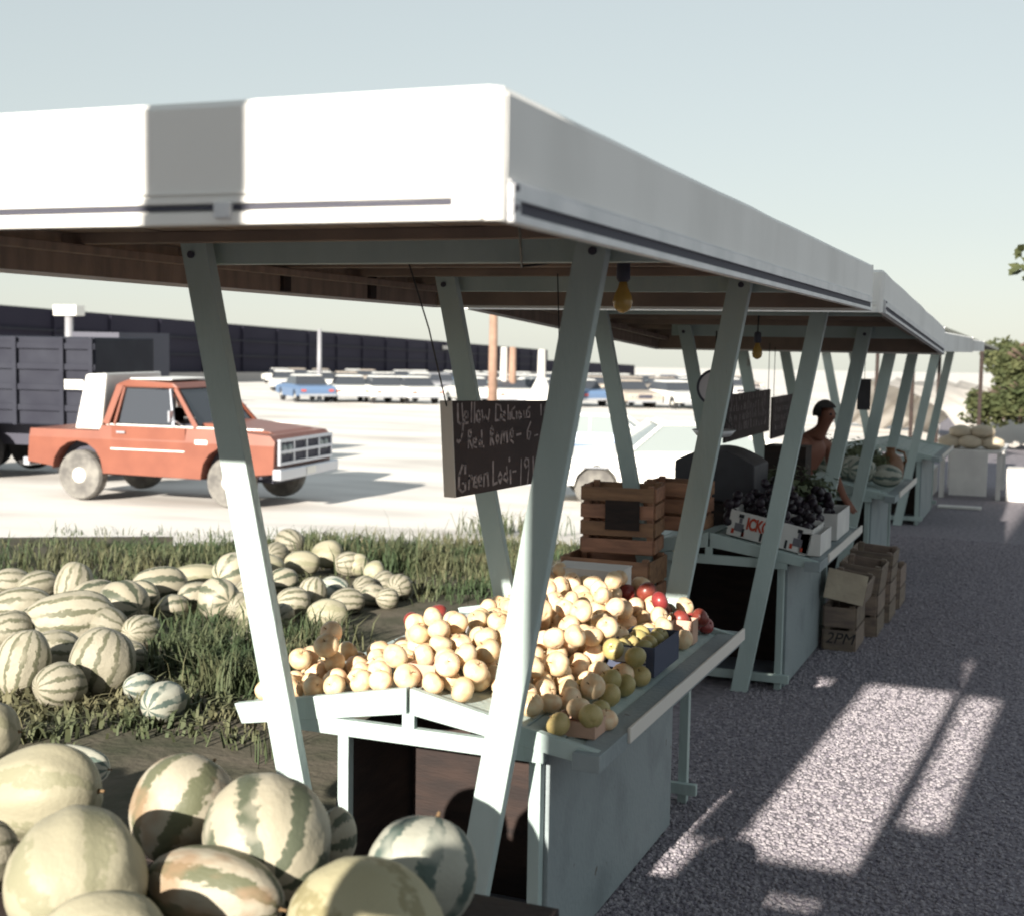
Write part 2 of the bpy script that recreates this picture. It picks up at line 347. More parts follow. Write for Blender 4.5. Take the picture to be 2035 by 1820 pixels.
# ------------------------------------------------------------------ the covered stands
PW_, PT_ = 0.098, 0.045     # post section
def bent_xs(z): t = z/2.2; return (-1.665+0.387*t, -2.105-0.48*t)      # right, left post centre at height z
def market_stand(x0, x1, y0, y1, z0, z1, hf, bents, label, channel=True, boards=16):
    root = empty('market_stand')
    def zb(y): return z0 + (z1-z0)*(y-y0)/(y1-y0)
    th = 0.018
    # fascias round the edge, the near and right ones carrying a lamp channel
    def fascia(ax, ay, bx, by, nx, ny, nseg):
        bm = bmesh.new(); rows = []
        for i in range(nseg+1):
            t = i/nseg; x, y = ax+(bx-ax)*t, ay+(by-ay)*t; b = zb(y); wv = 0.007*noise.noise((x*2.2, y*2.2, 1.0))
            col = []
            for d, h in ((0, 0), (0, hf*0.5), (0, hf-0.012), (-0.010, hf), (-th, hf), (-th, 0)):
                col.append(bm.verts.new((x+nx*(d+wv*(0 if h == 0 else 1)), y+ny*(d+wv*(0 if h == 0 else 1)), b+h)))
            rows.append(col)
        for i in range(nseg):
            for k in range(6): bm.faces.new((rows[i][k], rows[i+1][k], rows[i+1][(k+1) % 6], rows[i][(k+1) % 6]))
        bm.faces.new(rows[0]); bm.faces.new(rows[-1][::-1])
        return fin(bm, 'fascia', M_FASC, root)
    RC = 0.022
    fn = fascia(x0, y0, x1-RC, y0, 0, -1, 16); fr = fascia(x1, y0+RC, x1, y1-th, 1, 0, 24)
    bm = bmesh.new(); rg = []
    for h, rr in ((0, RC), (hf-.014, RC), (hf-.004, RC*.8), (hf, RC*.4)):
        rg.append([bm.verts.new((x1-RC+rr*math.sin(a*math.pi/16), y0+RC-rr*math.cos(a*math.pi/16), zb(y0)+h)) for a in range(9)]+[bm.verts.new((x1-RC-.004, y0+RC+.004, zb(y0)+h))])
    for a in range(3):
        for b in range(10): bm.faces.new((rg[a][b], rg[a][(b+1) % 10], rg[a+1][(b+1) % 10], rg[a+1][b]))
    bm.faces.new(rg[0][::-1]); bm.faces.new(rg[-1]); fin(bm, 'corner_cap', M_FASC, root)
    fascia(x0, y0+th, x0, y1-th, -1, 0, 12); fascia(x0, y1, x1, y1, 0, 1, 8)
    for lo_, hi_ in (((x0+0.03, y0+th+0.002), (x1-0.03, y0+th+0.014)), ((x0+0.03, y1-th-0.014), (x1-0.03, y1-th-0.002)), ((x0+th+0.002, y0+0.04), (x0+th+0.014, y1-0.04)), ((x1-th-0.014, y0+0.04), (x1-th-0.002, y1-0.04))):
        (ax, ay), (bx, by) = lo_, hi_
        hexa('lining_board', [(ax, ay, zb(ay)+.012), (bx, ay, zb(ay)+.012), (bx, by, zb(by)+.012), (ax, by, zb(by)+.012)], [(ax, ay, zb(ay)+hf-.07), (bx, ay, zb(ay)+hf-.07), (bx, by, zb(by)+hf-.07), (ax, by, zb(by)+hf-.07)], M_CEIL, root, 0)
    if channel:
        # right side channel: upper strip, recessed dark slot, lower strip
        def strip(name, a, b, h0, h1, d, mt, par):
            n = Vector((1, 0, 0)) if abs(a[0]-b[0]) < 1e-6 else Vector((0, -1, 0))
            A, B = Vector((a[0], a[1], zb(a[1]))), Vector((b[0], b[1], zb(b[1])))
            o0, o1 = n*0.0015, n*d
            bot = [A+o0+Vector((0, 0, h0)), B+o0+Vector((0, 0, h0)), B+o1+Vector((0, 0, h0)), A+o1+Vector((0, 0, h0))]
            top = [p+Vector((0, 0, h1-h0)) for p in bot]
            return hexa(name, bot, top, mt, par, bevel=0.0008)
        a, b = (x1, y0+0.024), (x1, y1-0.10)
        strip('channel_strip', a, b, 0.034, 0.060, 0.013, M_ALU, fr)
        strip('channel_strip', a, b, 0.062, 0.066, 0.007, M_ALU, fr)
        strip('lamp_slot', (x1, y0+0.055), b, 0.013, 0.033, 0.006, M_SLOT, fr)
        strip('channel_strip', a, b, -0.002, 0.012, 0.014, M_ALU, fr)
        strip('end_plate', (x1, y0+0.0235), (x1, y0+0.054), 0.0125, 0.0335, 0.0125, M_ALU, fr)
        for hh in (0.022, 0.053):
            strip('screw', (x1, y0+0.030), (x1, y0+0.040), hh-0.005, hh+0.005, 0.0165, M_SLOT, fr)
        a, b = (x0+0.1, y0), (x1-0.085, y0)
        strip('lamp_slot', a, b, 0.024, 0.034, 0.004, M_SLOT, fn)
        strip('channel_strip', (x0+0.1, y0), (x1-0.03, y0), 0.036, 0.046, 0.006, M_FASC, fn)
        strip('channel_strip', (x0+0.1, y0), (x1-0.03, y0), 0.052, 0.056, 0.005, M_FASC, fn)
        strip('channel_strip', (x0+0.1, y0), (x1-0.03, y0), 0.000, 0.020, 0.009, M_FASC, fn)
        strip('bracket', (-1.37, y0), (-1.338, y0), 0.010, 0.036, 0.016, M_ALU, fn)
    # roof deck and the brown boards under it
    hexa('roof_deck', [(x0+th, y0+th, zb(y0)+hf-0.05), (x1-th, y0+th, zb(y0)+hf-0.05), (x1-th, y1-th, zb(y1)+hf-0.05), (x0+th, y1-th, zb(y1)+hf-0.05)],
         [(x0+th, y0+th, zb(y0)+hf-0.02), (x1-th, y0+th, zb(y0)+hf-0.02), (x1-th, y1-th, zb(y1)+hf-0.02), (x0+th, y1-th, zb(y1)+hf-0.02)], M_FASC, root, bevel=0)
    bw = (x1-x0-2*th)/boards
    for i in range(boards):
        a = x0+th+i*bw+0.004; b = a+bw-0.008; dz = hf-0.068-random.random()*0.003
        hexa('ceiling_board', [(a, y0+th, zb(y0)+dz), (b, y0+th, zb(y0)+dz), (b, y1-th, zb(y1)+dz), (a, y1-th, zb(y1)+dz)],
             [(a, y0+th, zb(y0)+dz+.015), (b, y0+th, zb(y0)+dz+.015), (b, y1-th, zb(y1)+dz+.015), (a, y1-th, zb(y1)+dz+.015)], M_CEIL, root, bevel=0)
    # joists across, posts and tie beams
    for k in range(7):
        y = y0+0.35+(y1-y0-0.7)*k/6
        beam('joist', (x0+0.03, y, zb(y)+hf-0.087), (x1-0.03, y, zb(y)+hf-0.087), 0.04, 0.035, M_CEIL, root)
    for x in (x0+0.10, x1-0.14):
        beam('purlin', (x, y0+0.04, zb(y0)+hf-0.122), (x, y1-0.04, zb(y1)+hf-0.122), 0.035, 0.03, M_CEIL, root)
    for by in bents:
        zt = zb(by)+0.045
        beam('tie_beam', (x0+0.42, by+0.05, zt+0.045), (x1-0.10, by+0.05, zt+0.045), 0.04, 0.085, M_PAINT, root)
        beam('ledger', (x0+0.42, by+0.05, zt+0.105), (x1-0.10, by+0.05, zt+0.105), 0.05, 0.03, M_CEIL, root)
        top = [q+random.uniform(-.006, .006) for q in bent_xs(zt+0.08)]; bot = [q+random.uniform(-.006, .006) for q in bent_xs(0.0)]
        for k in (0, 1):
            h = PW_/2
            hexa('post', [(bot[k]-h, by-PT_, gz(bot[k], by)), (bot[k]+h, by-PT_, 0), (bot[k]+h, by, 0), (bot[k]-h, by, 0)],
                 [(top[k]-h, by-PT_, zt+0.08), (top[k]+h, by-PT_, zt+0.08), (top[k]+h, by, zt+0.08), (top[k]-h, by, zt+0.08)], M_PAINT, root, bevel=0.004)
            bm = bmesh.new(); lathe(bm, [(0.012, -0.006), (0.012, 0.004), (0.006, 0.008)], 8, 'y', (top[k], by-PT_-0.004, zt+0.03))
            fin(bm, 'bolt', M_SLOT, root)
    if y0 < 3:
        for u_ in (576, 747):
            q_ = onX(u_, 548, x0+0.06); mkbox('hanger', (x0+0.02, q_.y-0.03, zb(q_.y)+0.015), (x0+0.05, q_.y+0.03, zb(q_.y)+hf-0.07), M_DARKWOOD, root)
    settle(root, ((x0+x1)/2, y0, 0))
    return tag(root, label, 'market stand', 'covered stands in a row along the aisle')
market_stand(-3.1, -0.84, 2.02, 6.55, 2.218, 2.188, 0.212, (3.74, 5.67), 'covered stand with wide white fascia sheltering the apple table')
market_stand(-3.1, -0.84, 6.95, 10.8, 2.19, 1.965, 0.21, (7.787, 9.72), 'covered stand with sloping eave sheltering the table of printed fruit cartons')
market_stand(-3.1, -0.90, 11.15, 15.3, 1.99, 1.97, 0.16, (11.5, 13.4), 'low covered stand beyond the table of fruit cartons', channel=False, boards=8)
market_stand(-3.1, -1.0, 15.7, 19.5, 1.98, 1.97, 0.14, (15.9, 18.0), 'last covered stand of the row beside the heaped tan sacks', channel=False, boards=6)

def display_table(y0, y1, label, mt=M_PAINT):
    """gabled fruit table: end boards slope down both ways from a middle strut"""
    t = empty('display_table')
    xl, xc, xr = -2.55, -1.895, -1.25
    zl, zc = 0.785, 0.912
    def zt(x): return zc-(zc-zl)*abs(x-xc)/(xc-xl)
    for ye, dirn in ((y0, 1), (y1-0.035, -1)):
        for sgn in (-1, 1):
            xo = xl if sgn < 0 else xr; xi = xc+sgn*0.006
            lo, hi = (0.078, 0.0)
            a = [(xi, ye, zt(xi)-0.085), (xo, ye, zl-0.05 if sgn > 0 else zl-0.066), (xo, ye+0.03, zl-0.05 if sgn > 0 else zl-0.066), (xi, ye+0.03, zt(xi)-0.085)]
            b = [(xi, ye, zt(xi)), (xo, ye, zl), (xo, ye+0.03, zl), (xi, ye+0.03, zt(xi))]
            if sgn < 0: a[1] = (xo+0.03, ye, zl-0.066); a[2] = (xo+0.03, ye+0.03, zl-0.066)
            hexa('end_board', a, b, mt, t)
        mkbox('strut', (xc-0.022, ye+0.002, 0.775), (xc+0.022, ye+0.026, zc-0.085), mt, t)
        beam('cross_beam', (-2.36, ye+0.018, 0.752), (-1.43, ye+0.018, 0.752), 0.03, 0.055, mt, t)
        beam('bottom_rail', (-2.14, ye+0.02, 0.075), (-1.40, ye+0.02, 0.075), 0.03, 0.05, mt, t)
        for x in (-2.15, -1.47): mkbox('leg', (x-0.02, ye+0.036, 0.0), (x+0.02, ye+0.075, 0.78), mt, t)
    n = 5
    for sgn in (-1, 1):
        for i in range(n):
            a = xc+sgn*(0.008+(xc-xl-0.03)*i/n); b = xc+sgn*(0.002+(xc-xl-0.03)*(i+1)/n); a, b = min(a, b), max(a, b)
            hexa('top_board', [(a, y0+0.032, zt(a)-0.045), (b, y0+0.032, zt(b)-0.045), (b, y1-0.037, zt(b)-0.045), (a, y1-0.037, zt(a)-0.045)],
                 [(a, y0+0.032, zt(a)-0.025), (b, y0+0.032, zt(b)-0.025), (b, y1-0.037, zt(b)-0.025), (a, y1-0.037, zt(a)-0.025)], mt, t, bevel=0.002)
    # edge rail along the aisle and the left side, side panel beneath
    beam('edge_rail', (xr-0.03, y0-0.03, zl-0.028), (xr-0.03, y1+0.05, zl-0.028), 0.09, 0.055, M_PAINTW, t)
    beam('edge_lip', (xr+0.02, y0+0.25, zl-0.012), (xr+0.02, y1+0.06, zl-0.012), 0.012, 0.05, M_EDGE, t)
    beam('edge_rail', (xl+0.03, y0+0.032, zl-0.04), (xl+0.03, y1-0.036, zl-0.04), 0.05, 0.05, mt, t)
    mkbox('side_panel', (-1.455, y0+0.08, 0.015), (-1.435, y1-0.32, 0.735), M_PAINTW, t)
    mkbox('back_panel', (-2.12, y0+0.5, 0.05), (-1.475, y0+0.52, 0.73), M_DARKWOOD, t)
    mkbox('back_panel', (-2.15, y0+0.08, 0.02), (-2.13, y1-0.1, 0.73), M_DARKWOOD, t)
    mkbox('shelf', (-2.12, y0+0.10, 0.05), (-1.475, y0+0.48, 0.07), M_PLANK, t)
    settle(t, ((xl+xr)/2, y0, 0))
    return tag(t, label, 'table', 'gabled fruit tables under the stands')
T1Y0, T1Y1 = 3.845, 5.72
display_table(T1Y0, T1Y1, 'white painted gabled table heaped with yellow apples')
display_table(7.84, 9.45, 'mint painted gabled table carrying cartons with red lettering')
display_table(11.6, 13.2, 'shaded gabled table carrying leafy green vegetables and a brown jug')
display_table(15.95, 17.8, 'far gabled table in the last stand of the row')
def ztab(x): return 0.912-(0.127)*abs(x+1.895)/0.655-0.025

# ------------------------------------------------------------------ apples
def apple_mesh(name, mt, seed=0):
    bm = bmesh.new(); seg, rows = 16, 11; R = []
    for i in range(rows):
        a = math.pi*(i+0.35)/(rows-0.3)
        r = math.sin(a)*(1+0.06*math.cos(a)); z = math.cos(a)*0.92
        if a < 0.5: z -= (0.5-a)*0.35
        if a > math.pi-0.4: z += (a-math.pi+0.4)*0.25
        R.append([bm.verts.new((r*math.cos(2*math.pi*k/seg), r*math.sin(2*math.pi*k/seg), z)) for k in range(seg)])
    for i in range(rows-1):
        for k in range(seg): bm.faces.new((R[i][k], R[i+1][k], R[i+1][(k+1) % seg], R[i][(k+1) % seg]))
    t = bm.verts.new((0, 0, 0.66)); b = bm.verts.new((0, 0, -0.76))
    for k in range(seg): bm.faces.new((R[0][k], R[0][(k+1) % seg], t)); bm.faces.new((R[-1][(k+1) % seg], R[-1][k], b))
    for v in bm.verts: v.co *= 1+0.055*noise.noise(v.co*0.9+Vector((seed*3.1, seed, 0)))+0.02*math.cos(5*math.atan2(v.co.y, v.co.x))*(-v.co.z)
    bmesh.ops.recalc_face_normals(bm, faces=bm.faces)
    me = bpy.data.meshes.new(name); bm.to_mesh(me); bm.free(); me.materials.append(mt)
    for p in me.polygons: p.use_smooth = True
    return me
AYV = [apple_mesh('yellow_apple', M_YAPPLE, k) for k in range(5)]
AY, AR_, AG = apple_mesh('yellow_apple', M_YAPPLE), apple_mesh('red_apple', M_RAPPLE), apple_mesh('green_apple', M_GAPPLE)
bm = bmesh.new(); lathe(bm, [(0.05, 0.0), (0.035, 0.28), (0.05, 0.36)], 5); bmesh.ops.recalc_face_normals(bm, faces=bm.faces)
STEMME = bpy.data.meshes.new('stem'); bm.to_mesh(STEMME); bm.free(); STEMME.materials.append(M_STEM)
APPLES = []          # (pos, r)
def apple(p, r, kind):
    me, nm, lb, gr = {'y': (AY, 'yellow_apple', 'round yellow apple heaped on the white gabled table', 'yellow apples on the gabled table'),
                      'r': (AR_, 'red_apple', 'shiny red apple among the yellow ones on the gabled table', 'red apples on the gabled table'),
                      'g': (AG, 'green_apple', 'greenish apple near the aisle rail of the gabled table', 'green apples by the aisle rail')}[kind]
    if kind == 'y':
        side = 'aisle' if p[0] > -1.895 else 'grassy'; up_ = p[2] > ztab(p[0])+1.35*r
        lb = 'yellow apple %s on the %s side of the white gabled table' % ('heaped on top of others' if up_ else 'lying on the boards', side)
        gr = 'yellow apples %s, %s side' % ('on top' if up_ else 'on the boards', side)
    if kind == 'y': me = AYV[len(APPLES) % 5]
    o = link(nm, me); o.location = p; o.scale = (r, r, r*random.uniform(0.9, 1.0))
    o.rotation_euler = (random.uniform(-1.2, 1.2), random.uniform(-1.2, 1.2), random.uniform(0, 6.28))
    tag(o, lb, 'apple', gr); st = link('stem', STEMME, None, o); st.location = (0, 0, 0.64)
    APPLES.append((Vector(p), r))
    return o
def drop(x, y, r):
    """height at which an apple of radius r comes to rest on the boards, cartons or the apples below"""
    z = ztab(x)+r*1.0
    for q, rq in APPLES:
        dx, dy = q.x-x, q.y-y; dd = dx*dx+dy*dy; m = (r+rq)*0.93
        if dd < m*m: z = max(z, q.z+math.sqrt(m*m-dd))
    for (ax, bx, ay, by, zz) in BLOCKS:
        if ax-0.5*r < x < bx+0.5*r and ay-0.5*r < y < by+0.5*r: z = max(z, zz+r)
    return z
BLOCKS = []

def carton(name, x0, x1, y0, y1, z0, h, mt, label, cat='carton', rz=0.0, open_top=False, group=None, wall=0.006):
    """open or closed card box made of wall panels and a bottom, built round its base centre"""
    w, l = x1-x0, y1-y0
    t = empty(name, ((x0+x1)/2, (y0+y1)/2, z0), rz)
    mkbox('bottom', (-w/2, -l/2, 0), (w/2, l/2, wall), mt, t, bevel=0.001)
    for s in (-1, 1):
        mkbox('wall_panel', (s*w/2-(wall if s > 0 else 0), -l/2, wall), (s*w/2+(wall if s < 0 else 0), l/2, h), mt, t, bevel=0.001)
        mkbox('wall_panel', (-w/2+wall, s*l/2-(wall if s > 0 else 0), wall), (w/2-wall, s*l/2+(wall if s < 0 else 0), h), mt, t, bevel=0.001)
    if not open_top:
        mkbox('lid', (-w/2-0.003, -l/2-0.003, h), (w/2+0.003, l/2+0.003, h+wall), mt, t, bevel=0.001)
    tag(t, label, cat, group)
    return t
# small pink cartons standing among the apples
def pint(u, v, y, sx, sy, h, label):
    p = onY(u, v, y); x = p.x; z = ztab(x)+0.012*0+0.001
    carton('fruit_carton', x-sx/2, x+sx/2, y-sy/2, y+sy/2, z, h, M_PCARD, label, rz=0.0, open_top=True)
    BLOCKS.append((x-sx/2, x+sx/2, y-sy/2, y+sy/2, z+h*0.55))
pint(850, 1330, 4.02, 0.10, 0.10, 0.075, 'small pink carton set at the ridge of the apple table')
pint(1150, 1440, 4.02, 0.15, 0.12, 0.05, 'low pink tray holding apples beside the aisle rail')
pint(1312, 1260, 5.30, 0.085, 0.085, 0.09, 'pink pint basket holding one red apple')
pint(1362, 1255, 5.42, 0.085, 0.085, 0.10, 'pink pint basket holding a red apple next to the aisle post')
# a dark printed carton of green apples by the rail
cx, cy = -1.405, 4.86
dk = carton('printed_carton', cx-0.10, cx+0.085, cy-0.17, cy+0.17, ztab(cx-0.1)+0.004, 0.11, M_BLUECARD, 'dark blue carton with white printed ends holding green apples', open_top=True)
mkbox('print_panel', (-0.070, -0.1735, 0.05), (0.0, -0.1705, 0.105), M_WCARD, dk, 0.0005)
mkbox('print_panel', (0.0865, -0.16, 0.02), (0.0895, 0.16, 0.10), M_WCARD, dk, 0.0005)
for i in range(5): mkbox('print_mark', (0.022+0.008*(i % 2), -0.1735, 0.02+0.016*i), (0.06, -0.1712, 0.028+0.016*i), M_DIAL, dk, 0.0003)
for i in range(4): mkbox('print_mark', (0.0898, -0.12+0.06*i, 0.04), (0.0908, -0.09+0.06*i, 0.075), M_GREYINK, dk, 0.0003)
BLOCKS.append((cx-0.10, cx+0.085, cy-0.17, cy+0.17, 0.865))
# a white backing board lying on the far left slope
lx = -2.36
hexa_b = hexa('white_board', [(-2.47, 4.75, ztab(-2.47)+0.004), (-2.16, 4.75, ztab(-2.16)+0.004), (-2.12, 5.5, ztab(-2.12)+0.004), (-2.47, 5.5, ztab(-2.47)+0.004)],
     [(-2.47, 4.75, ztab(-2.47)+0.016), (-2.16, 4.75, ztab(-2.16)+0.016), (-2.12, 5.5, ztab(-2.12)+0.016), (-2.47, 5.5, ztab(-2.47)+0.016)], M_WCARD)
tag(hexa_b, 'white board lying on the far slope of the apple table', 'board')
rA = random.Random(11)
spots = []
y = T1Y0+0.085
row = 0
while y < T1Y1-0.06:
    x = -2.47 + (0.035 if row % 2 else 0)
    while x < -1.335:
        spots.append((x+rA.uniform(-.012, .012), y+rA.uniform(-.012, .012))); x += 0.089
    y += 0.081; row += 1
def allowed(x, y):
    if x < -2.10 and 4.66 < y < 5.55: return False            # white board lies bare
    if -1.72 < x < -1.46 and y < 3.99: return False           # bare near corner of the right slope
    if x < -2.30 and 4.35 < y: return False
    if x > -1.42 and y > 5.0 and y < 5.25: return False
    return True
for x, y in spots:
    if not allowed(x, y): continue
    if any(a-0.03 < x < b+0.03 and c-0.03 < y < d+0.03 for a, b, c, d, z in BLOCKS): continue
    if rA.random() < 0.03: continue
    shade = x > -1.47 and y < 5.1  # only picks the strip by the aisle rail; green is the apples' own colour
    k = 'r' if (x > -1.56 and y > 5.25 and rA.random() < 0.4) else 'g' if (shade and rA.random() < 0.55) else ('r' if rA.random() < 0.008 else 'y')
    r = rA.uniform(0.038, 0.045)
    apple((x, y, drop(x, y, r)), r, k)
L1 = list(spots)
for x, y in L1:
    x += 0.036; y += 0.034
    if not allowed(x, y) or x > -1.40 or y > 5.6: continue
    mid = abs(x+1.85) < 0.34 and y > 4.15
    if rA.random() > (0.55 if mid else 0.25): continue
    r = rA.uniform(0.038, 0.045); z = drop(x, y, r)
    if z > 1.06: continue
    apple((x, y, z), r, 'r' if rA.random() < 0.012 else 'y')
for i in range(14):
    x = rA.uniform(-2.05, -1.55); y = rA.uniform(4.6, 5.55); r = rA.uniform(0.034, 0.040); z = drop(x, y, r)
    if z < 1.07: apple((x, y, z), r, 'y')
for (u, v, y, k) in ((1310, 1230, 5.30, 'r'), (1352, 1220, 5.42, 'r'), (1392, 1228, 5.50, 'r'), (820, 1216, 5.2, 'r'), (870, 1206, 5.4, 'r'), (893, 1204, 5.4, 'r'),
                     (1262, 1352, 4.6, 'g'), (1150, 1398, 4.05, 'y'), (1205, 1380, 4.1, 'y'), (1175, 1405, 3.98, 'g')):
    p = onY(u, v, y); r = 0.040
    if p.x < -2.12 and k == 'r': z = ztab(p.x)+0.016+r
    else: z = drop(p.x, y, r)
    if not any((q-Vector((p.x, y, z))).length < (r+rq)*0.8 for q, rq in APPLES): apple((p.x, y, z), r, k)
for gx in (-1.46, -1.385):
    for gy in (4.76, 4.84, 4.92, 5.0):
        r = 0.037; apple((gx+rA.uniform(-.008, .008), gy, 0.865+r), r, 'g')

# ------------------------------------------------------------------ melons
def melon_mesh(name, ribs, depth, taper, seed):
    bm = bmesh.new(); seg, rows = 48, 26; R = []
    for i in range(1, rows):
        a = math.pi*i/rows; ring = []
        for k in range(seg):
            t = 2*math.pi*k/seg
            r = math.sin(a)**0.92*(1+taper*math.cos(a))*(1+depth*math.cos(ribs*t)*math.sin(a))
            p = Vector((math.cos(a), r*math.sin(t), r*math.cos(t)))
            p *= 1+0.07*noise.noise(p*1.1+Vector((seed, 0, seed*2)))+0.012*noise.noise(p*4+Vector((seed*3, 1, seed)))
            ring.append(bm.verts.new(p))
        R.append(ring)
    for i in range(len(R)-1):
        for k in range(seg): bm.faces.new((R[i][k], R[i][(k+1) % seg], R[i+1][(k+1) % seg], R[i+1][k]))
    a = bm.verts.new((0.985, 0, 0)); b = bm.verts.new((-0.985, 0, 0))
    for k in range(seg): bm.faces.new((R[0][(k+1) % seg], R[0][k], a)); bm.faces.new((R[-1][k], R[-1][(k+1) % seg], b))
    bmesh.ops.recalc_face_normals(bm, faces=bm.faces)
    me = bpy.data.meshes.new(name); bm.to_mesh(me); bm.free()
    for p in me.polygons: p.use_smooth = True
    return me
MM = {}
for k, (mt, ribs, dep, tap) in {'A': (MEL_A, 10, .012, .03), 'B': (MEL_B, 8, .010, .05), 'C': (MEL_C, 9, .022, .10), 'D': (MEL_D, 10, .008, .04), 'E': (MEL_E, 10, .012, .03), 'F': (MEL_F, 12, .015, .06)}.items():
    MM[k] = [melon_mesh('melon', ribs, dep, tap, ord(k)+7*q) for q in range(3)]
    for q in MM[k]: q.materials.append(mt)
bm = bmesh.new(); lathe(bm, [(0.075, -0.03), (0.06, 0.03), (0.035, 0.06), (0.03, 0.13)], 7, 'x'); bmesh.ops.recalc_face_normals(bm, faces=bm.faces)
MSTEM = bpy.data.meshes.new('stem'); bm.to_mesh(MSTEM); bm.free(); MSTEM.materials.append(M_STEM)
MCOUNT = [0]
def melon(loc, ax, kind, yaw, tilt=0.0, roll=0.0, label='', group=None, stem=True):
    MCOUNT[0] += 1; o = link('melon', MM[kind][MCOUNT[0] % 3]); o.location = loc; o.scale = ax
    o.rotation_euler = (roll, tilt, yaw); tag(o, label, 'melon', group)
    if stem:
        s = link('stem', MSTEM, None, o); s.location = (0.97, 0, 0)
    return o
# bench that carries the nearest melons
bt = empty('melon_bench'); BZ = 0.72
for i in range(6):
    y0 = 1.95+i*0.155
    mkbox('top_plank', (-4.85, y0, BZ-0.03), (-1.02, y0+0.148, BZ), M_DARKWOOD, bt)  # left length lies out of view, extended for the added melons
for x in (-4.75, -2.9, -1.12):
    for y in (2.02, 2.78): mkbox('leg', (x-0.035, y-0.03, 0), (x+0.035, y+0.03, BZ-0.03), M_DARKWOOD, bt)
    beam('stretcher', (x, 2.06, 0.2), (x, 2.74, 0.2), 0.03, 0.06, M_DARKWOOD, bt)
mkbox('apron', (-4.7, 2.80, BZ-0.14), (-1.17, 2.825, BZ-0.035), M_DARKWOOD, bt)
settle(bt, (-2.0, 2.4, 0)); tag(bt, 'low dark plank bench under the big ripe melons', 'bench')
def near(u, v, wpx, hpx, zc, kind, yaw, label, long=1.0, tilt=0.0, roll=0.0, stem=True):
    r = ray(u, v); d = (zc-EYE.z)/r.z; p = EYE+r*d; k = d/FPX/2
    return melon(p, (wpx*k*long, min(wpx, hpx)*k, hpx*k), kind, yaw, tilt, roll, label, 'big melons on the dark bench', stem)
near(365, 1612, 205, 222, BZ+0.138, 'B', rad(70), 'round melon with brown and green stripes and a pale belly, on the dark bench', 1.05, rad(-50), rad(10))
near(530, 1668, 262, 255, BZ+0.146, 'A', rad(-58), 'big cream melon with broad green stripes beside the pale-bellied one', 1.1, rad(18), rad(30))
near(425, 1772, 300, 175, BZ+0.100, 'B', rad(2), 'long striped melon lying in front of the big cream melon', 1.0, rad(4), rad(60))
near(838, 1736, 226, 232, BZ+0.126, 'E', rad(80), 'blue-green striped melon at the right end of the dark bench', 1.0, rad(-62), 0)
near(722, 1856, 345, 300, BZ+0.148, 'D', rad(-32), 'yellow netted melon resting against the blue-green striped one', 1.0, rad(8), 0)
near(152, 1742, 300, 270, BZ+0.147, 'C', rad(-48), 'big pale yellow melon with smooth ribs on the dark bench', 1.05, rad(20), 0)
near(78, 1575, 255, 190, BZ+0.118, 'C', rad(12), 'pale greenish melon lying at the back of the dark bench', 1.0, rad(-6), 0)
near(200, 1880, 260, 220, BZ+0.115, 'C', rad(40), 'pale yellow melon peeping in below the smooth-ribbed one', 1.0, 0, 0)
near(150, 1520, 150, 80, BZ+0.07, 'E', rad(5), 'small green-backed melon half hidden behind the pale greenish one', 1.0, 0, 0)
near(668, 1668, 70, 130, BZ+0.08, 'A', rad(80), 'small striped melon squeezed behind the big cream melon', 1.3, 0, 0)
near(-30, 1455, 130, 130, BZ+0.08, 'C', rad(30), 'pale tan melon at the far left end of the dark bench', 1.0, 0, 0)
near(-40, 1700, 150, 150, BZ+0.085, 'F', rad(60), 'green speckled melon beside the smooth-ribbed yellow one', 1.0, 0, 0)

rb = random.Random(8)  # row out of view, added so its shadow falls on the ground
for i in range(9): melon((-2.75-i*.23, 2.42+rb.uniform(-.15, .2), BZ+.128), (.16, .13, .135), rb.choice('ABCE'), rb.random()*3, 0, rb.random()*6, 'unseen melon added along the dark bench to shade the ground', 'unseen melons added along the dark bench')
# melons lying on the ground behind the stand
GM = [(140, 1228, 72, 96, 'F', 80, 'U'), (36, 1262, 120, 80, 'F', 10, 0), (130, 1303, 172, 108, 'F', 15, 0), (192, 1404, 122, 132, 'F', 60, 'U'), (36, 1402, 96, 130, 'F', 70, 'U'),
      (236, 1262, 104, 92, 'A', -40, 0), (312, 1210, 106, 72, 'A', 20, 0), (386, 1180, 96, 50, 'C', 10, 0), (460, 1192, 84, 80, 'A', 60, 0), (428, 1242, 84, 78, 'A', -50, 0),
      (508, 1278, 84, 82, 'C', 20, 0), (490, 1312, 78, 50, 'A', 10, 0), (318, 1450, 96, 78, 'E', 70, 0), (272, 1400, 60, 52, 'E', 40, 0), (500, 1126, 50, 56, 'C', 60, 0),
      (572, 1110, 50, 60, 'F', -40, 0), (598, 1148, 66, 46, 'C', 10, 0), (648, 1135, 62, 52, 'C', -20, 0), (690, 1150, 52, 46, 'F', 20, 0), (618, 1222, 52, 66, 'F', 70, 'U'),
      (662, 1200, 62, 46, 'E', -30, 0), (688, 1228, 66, 50, 'F', 20, 0), (648, 1256, 76, 56, 'C', 15, 0), (742, 1162, 40, 40, 'C', 0, 0), (722, 1196, 44, 46, 'F', 50, 0),
      (708, 1150, 42, 44, 'C', 40, 0), (762, 1188, 46, 46, 'F', 30, 0), (792, 1200, 50, 50, 'F', 70, 0), (738, 1212, 50, 44, 'A', 10, 0), (768, 1216, 44, 40, 'F', 20, 0),
      (560, 1190, 60, 52, 'A', 40, 0), (580, 1236, 66, 58, 'F', 30, 0), (545, 1132, 56, 46, 'F', 70, 0), (470, 1240, 60, 54, 'F', 80, 0), (15, 1200, 80, 60, 'F', 25, 0), (340, 1240, 60, 50, 'A', 45, 0)]
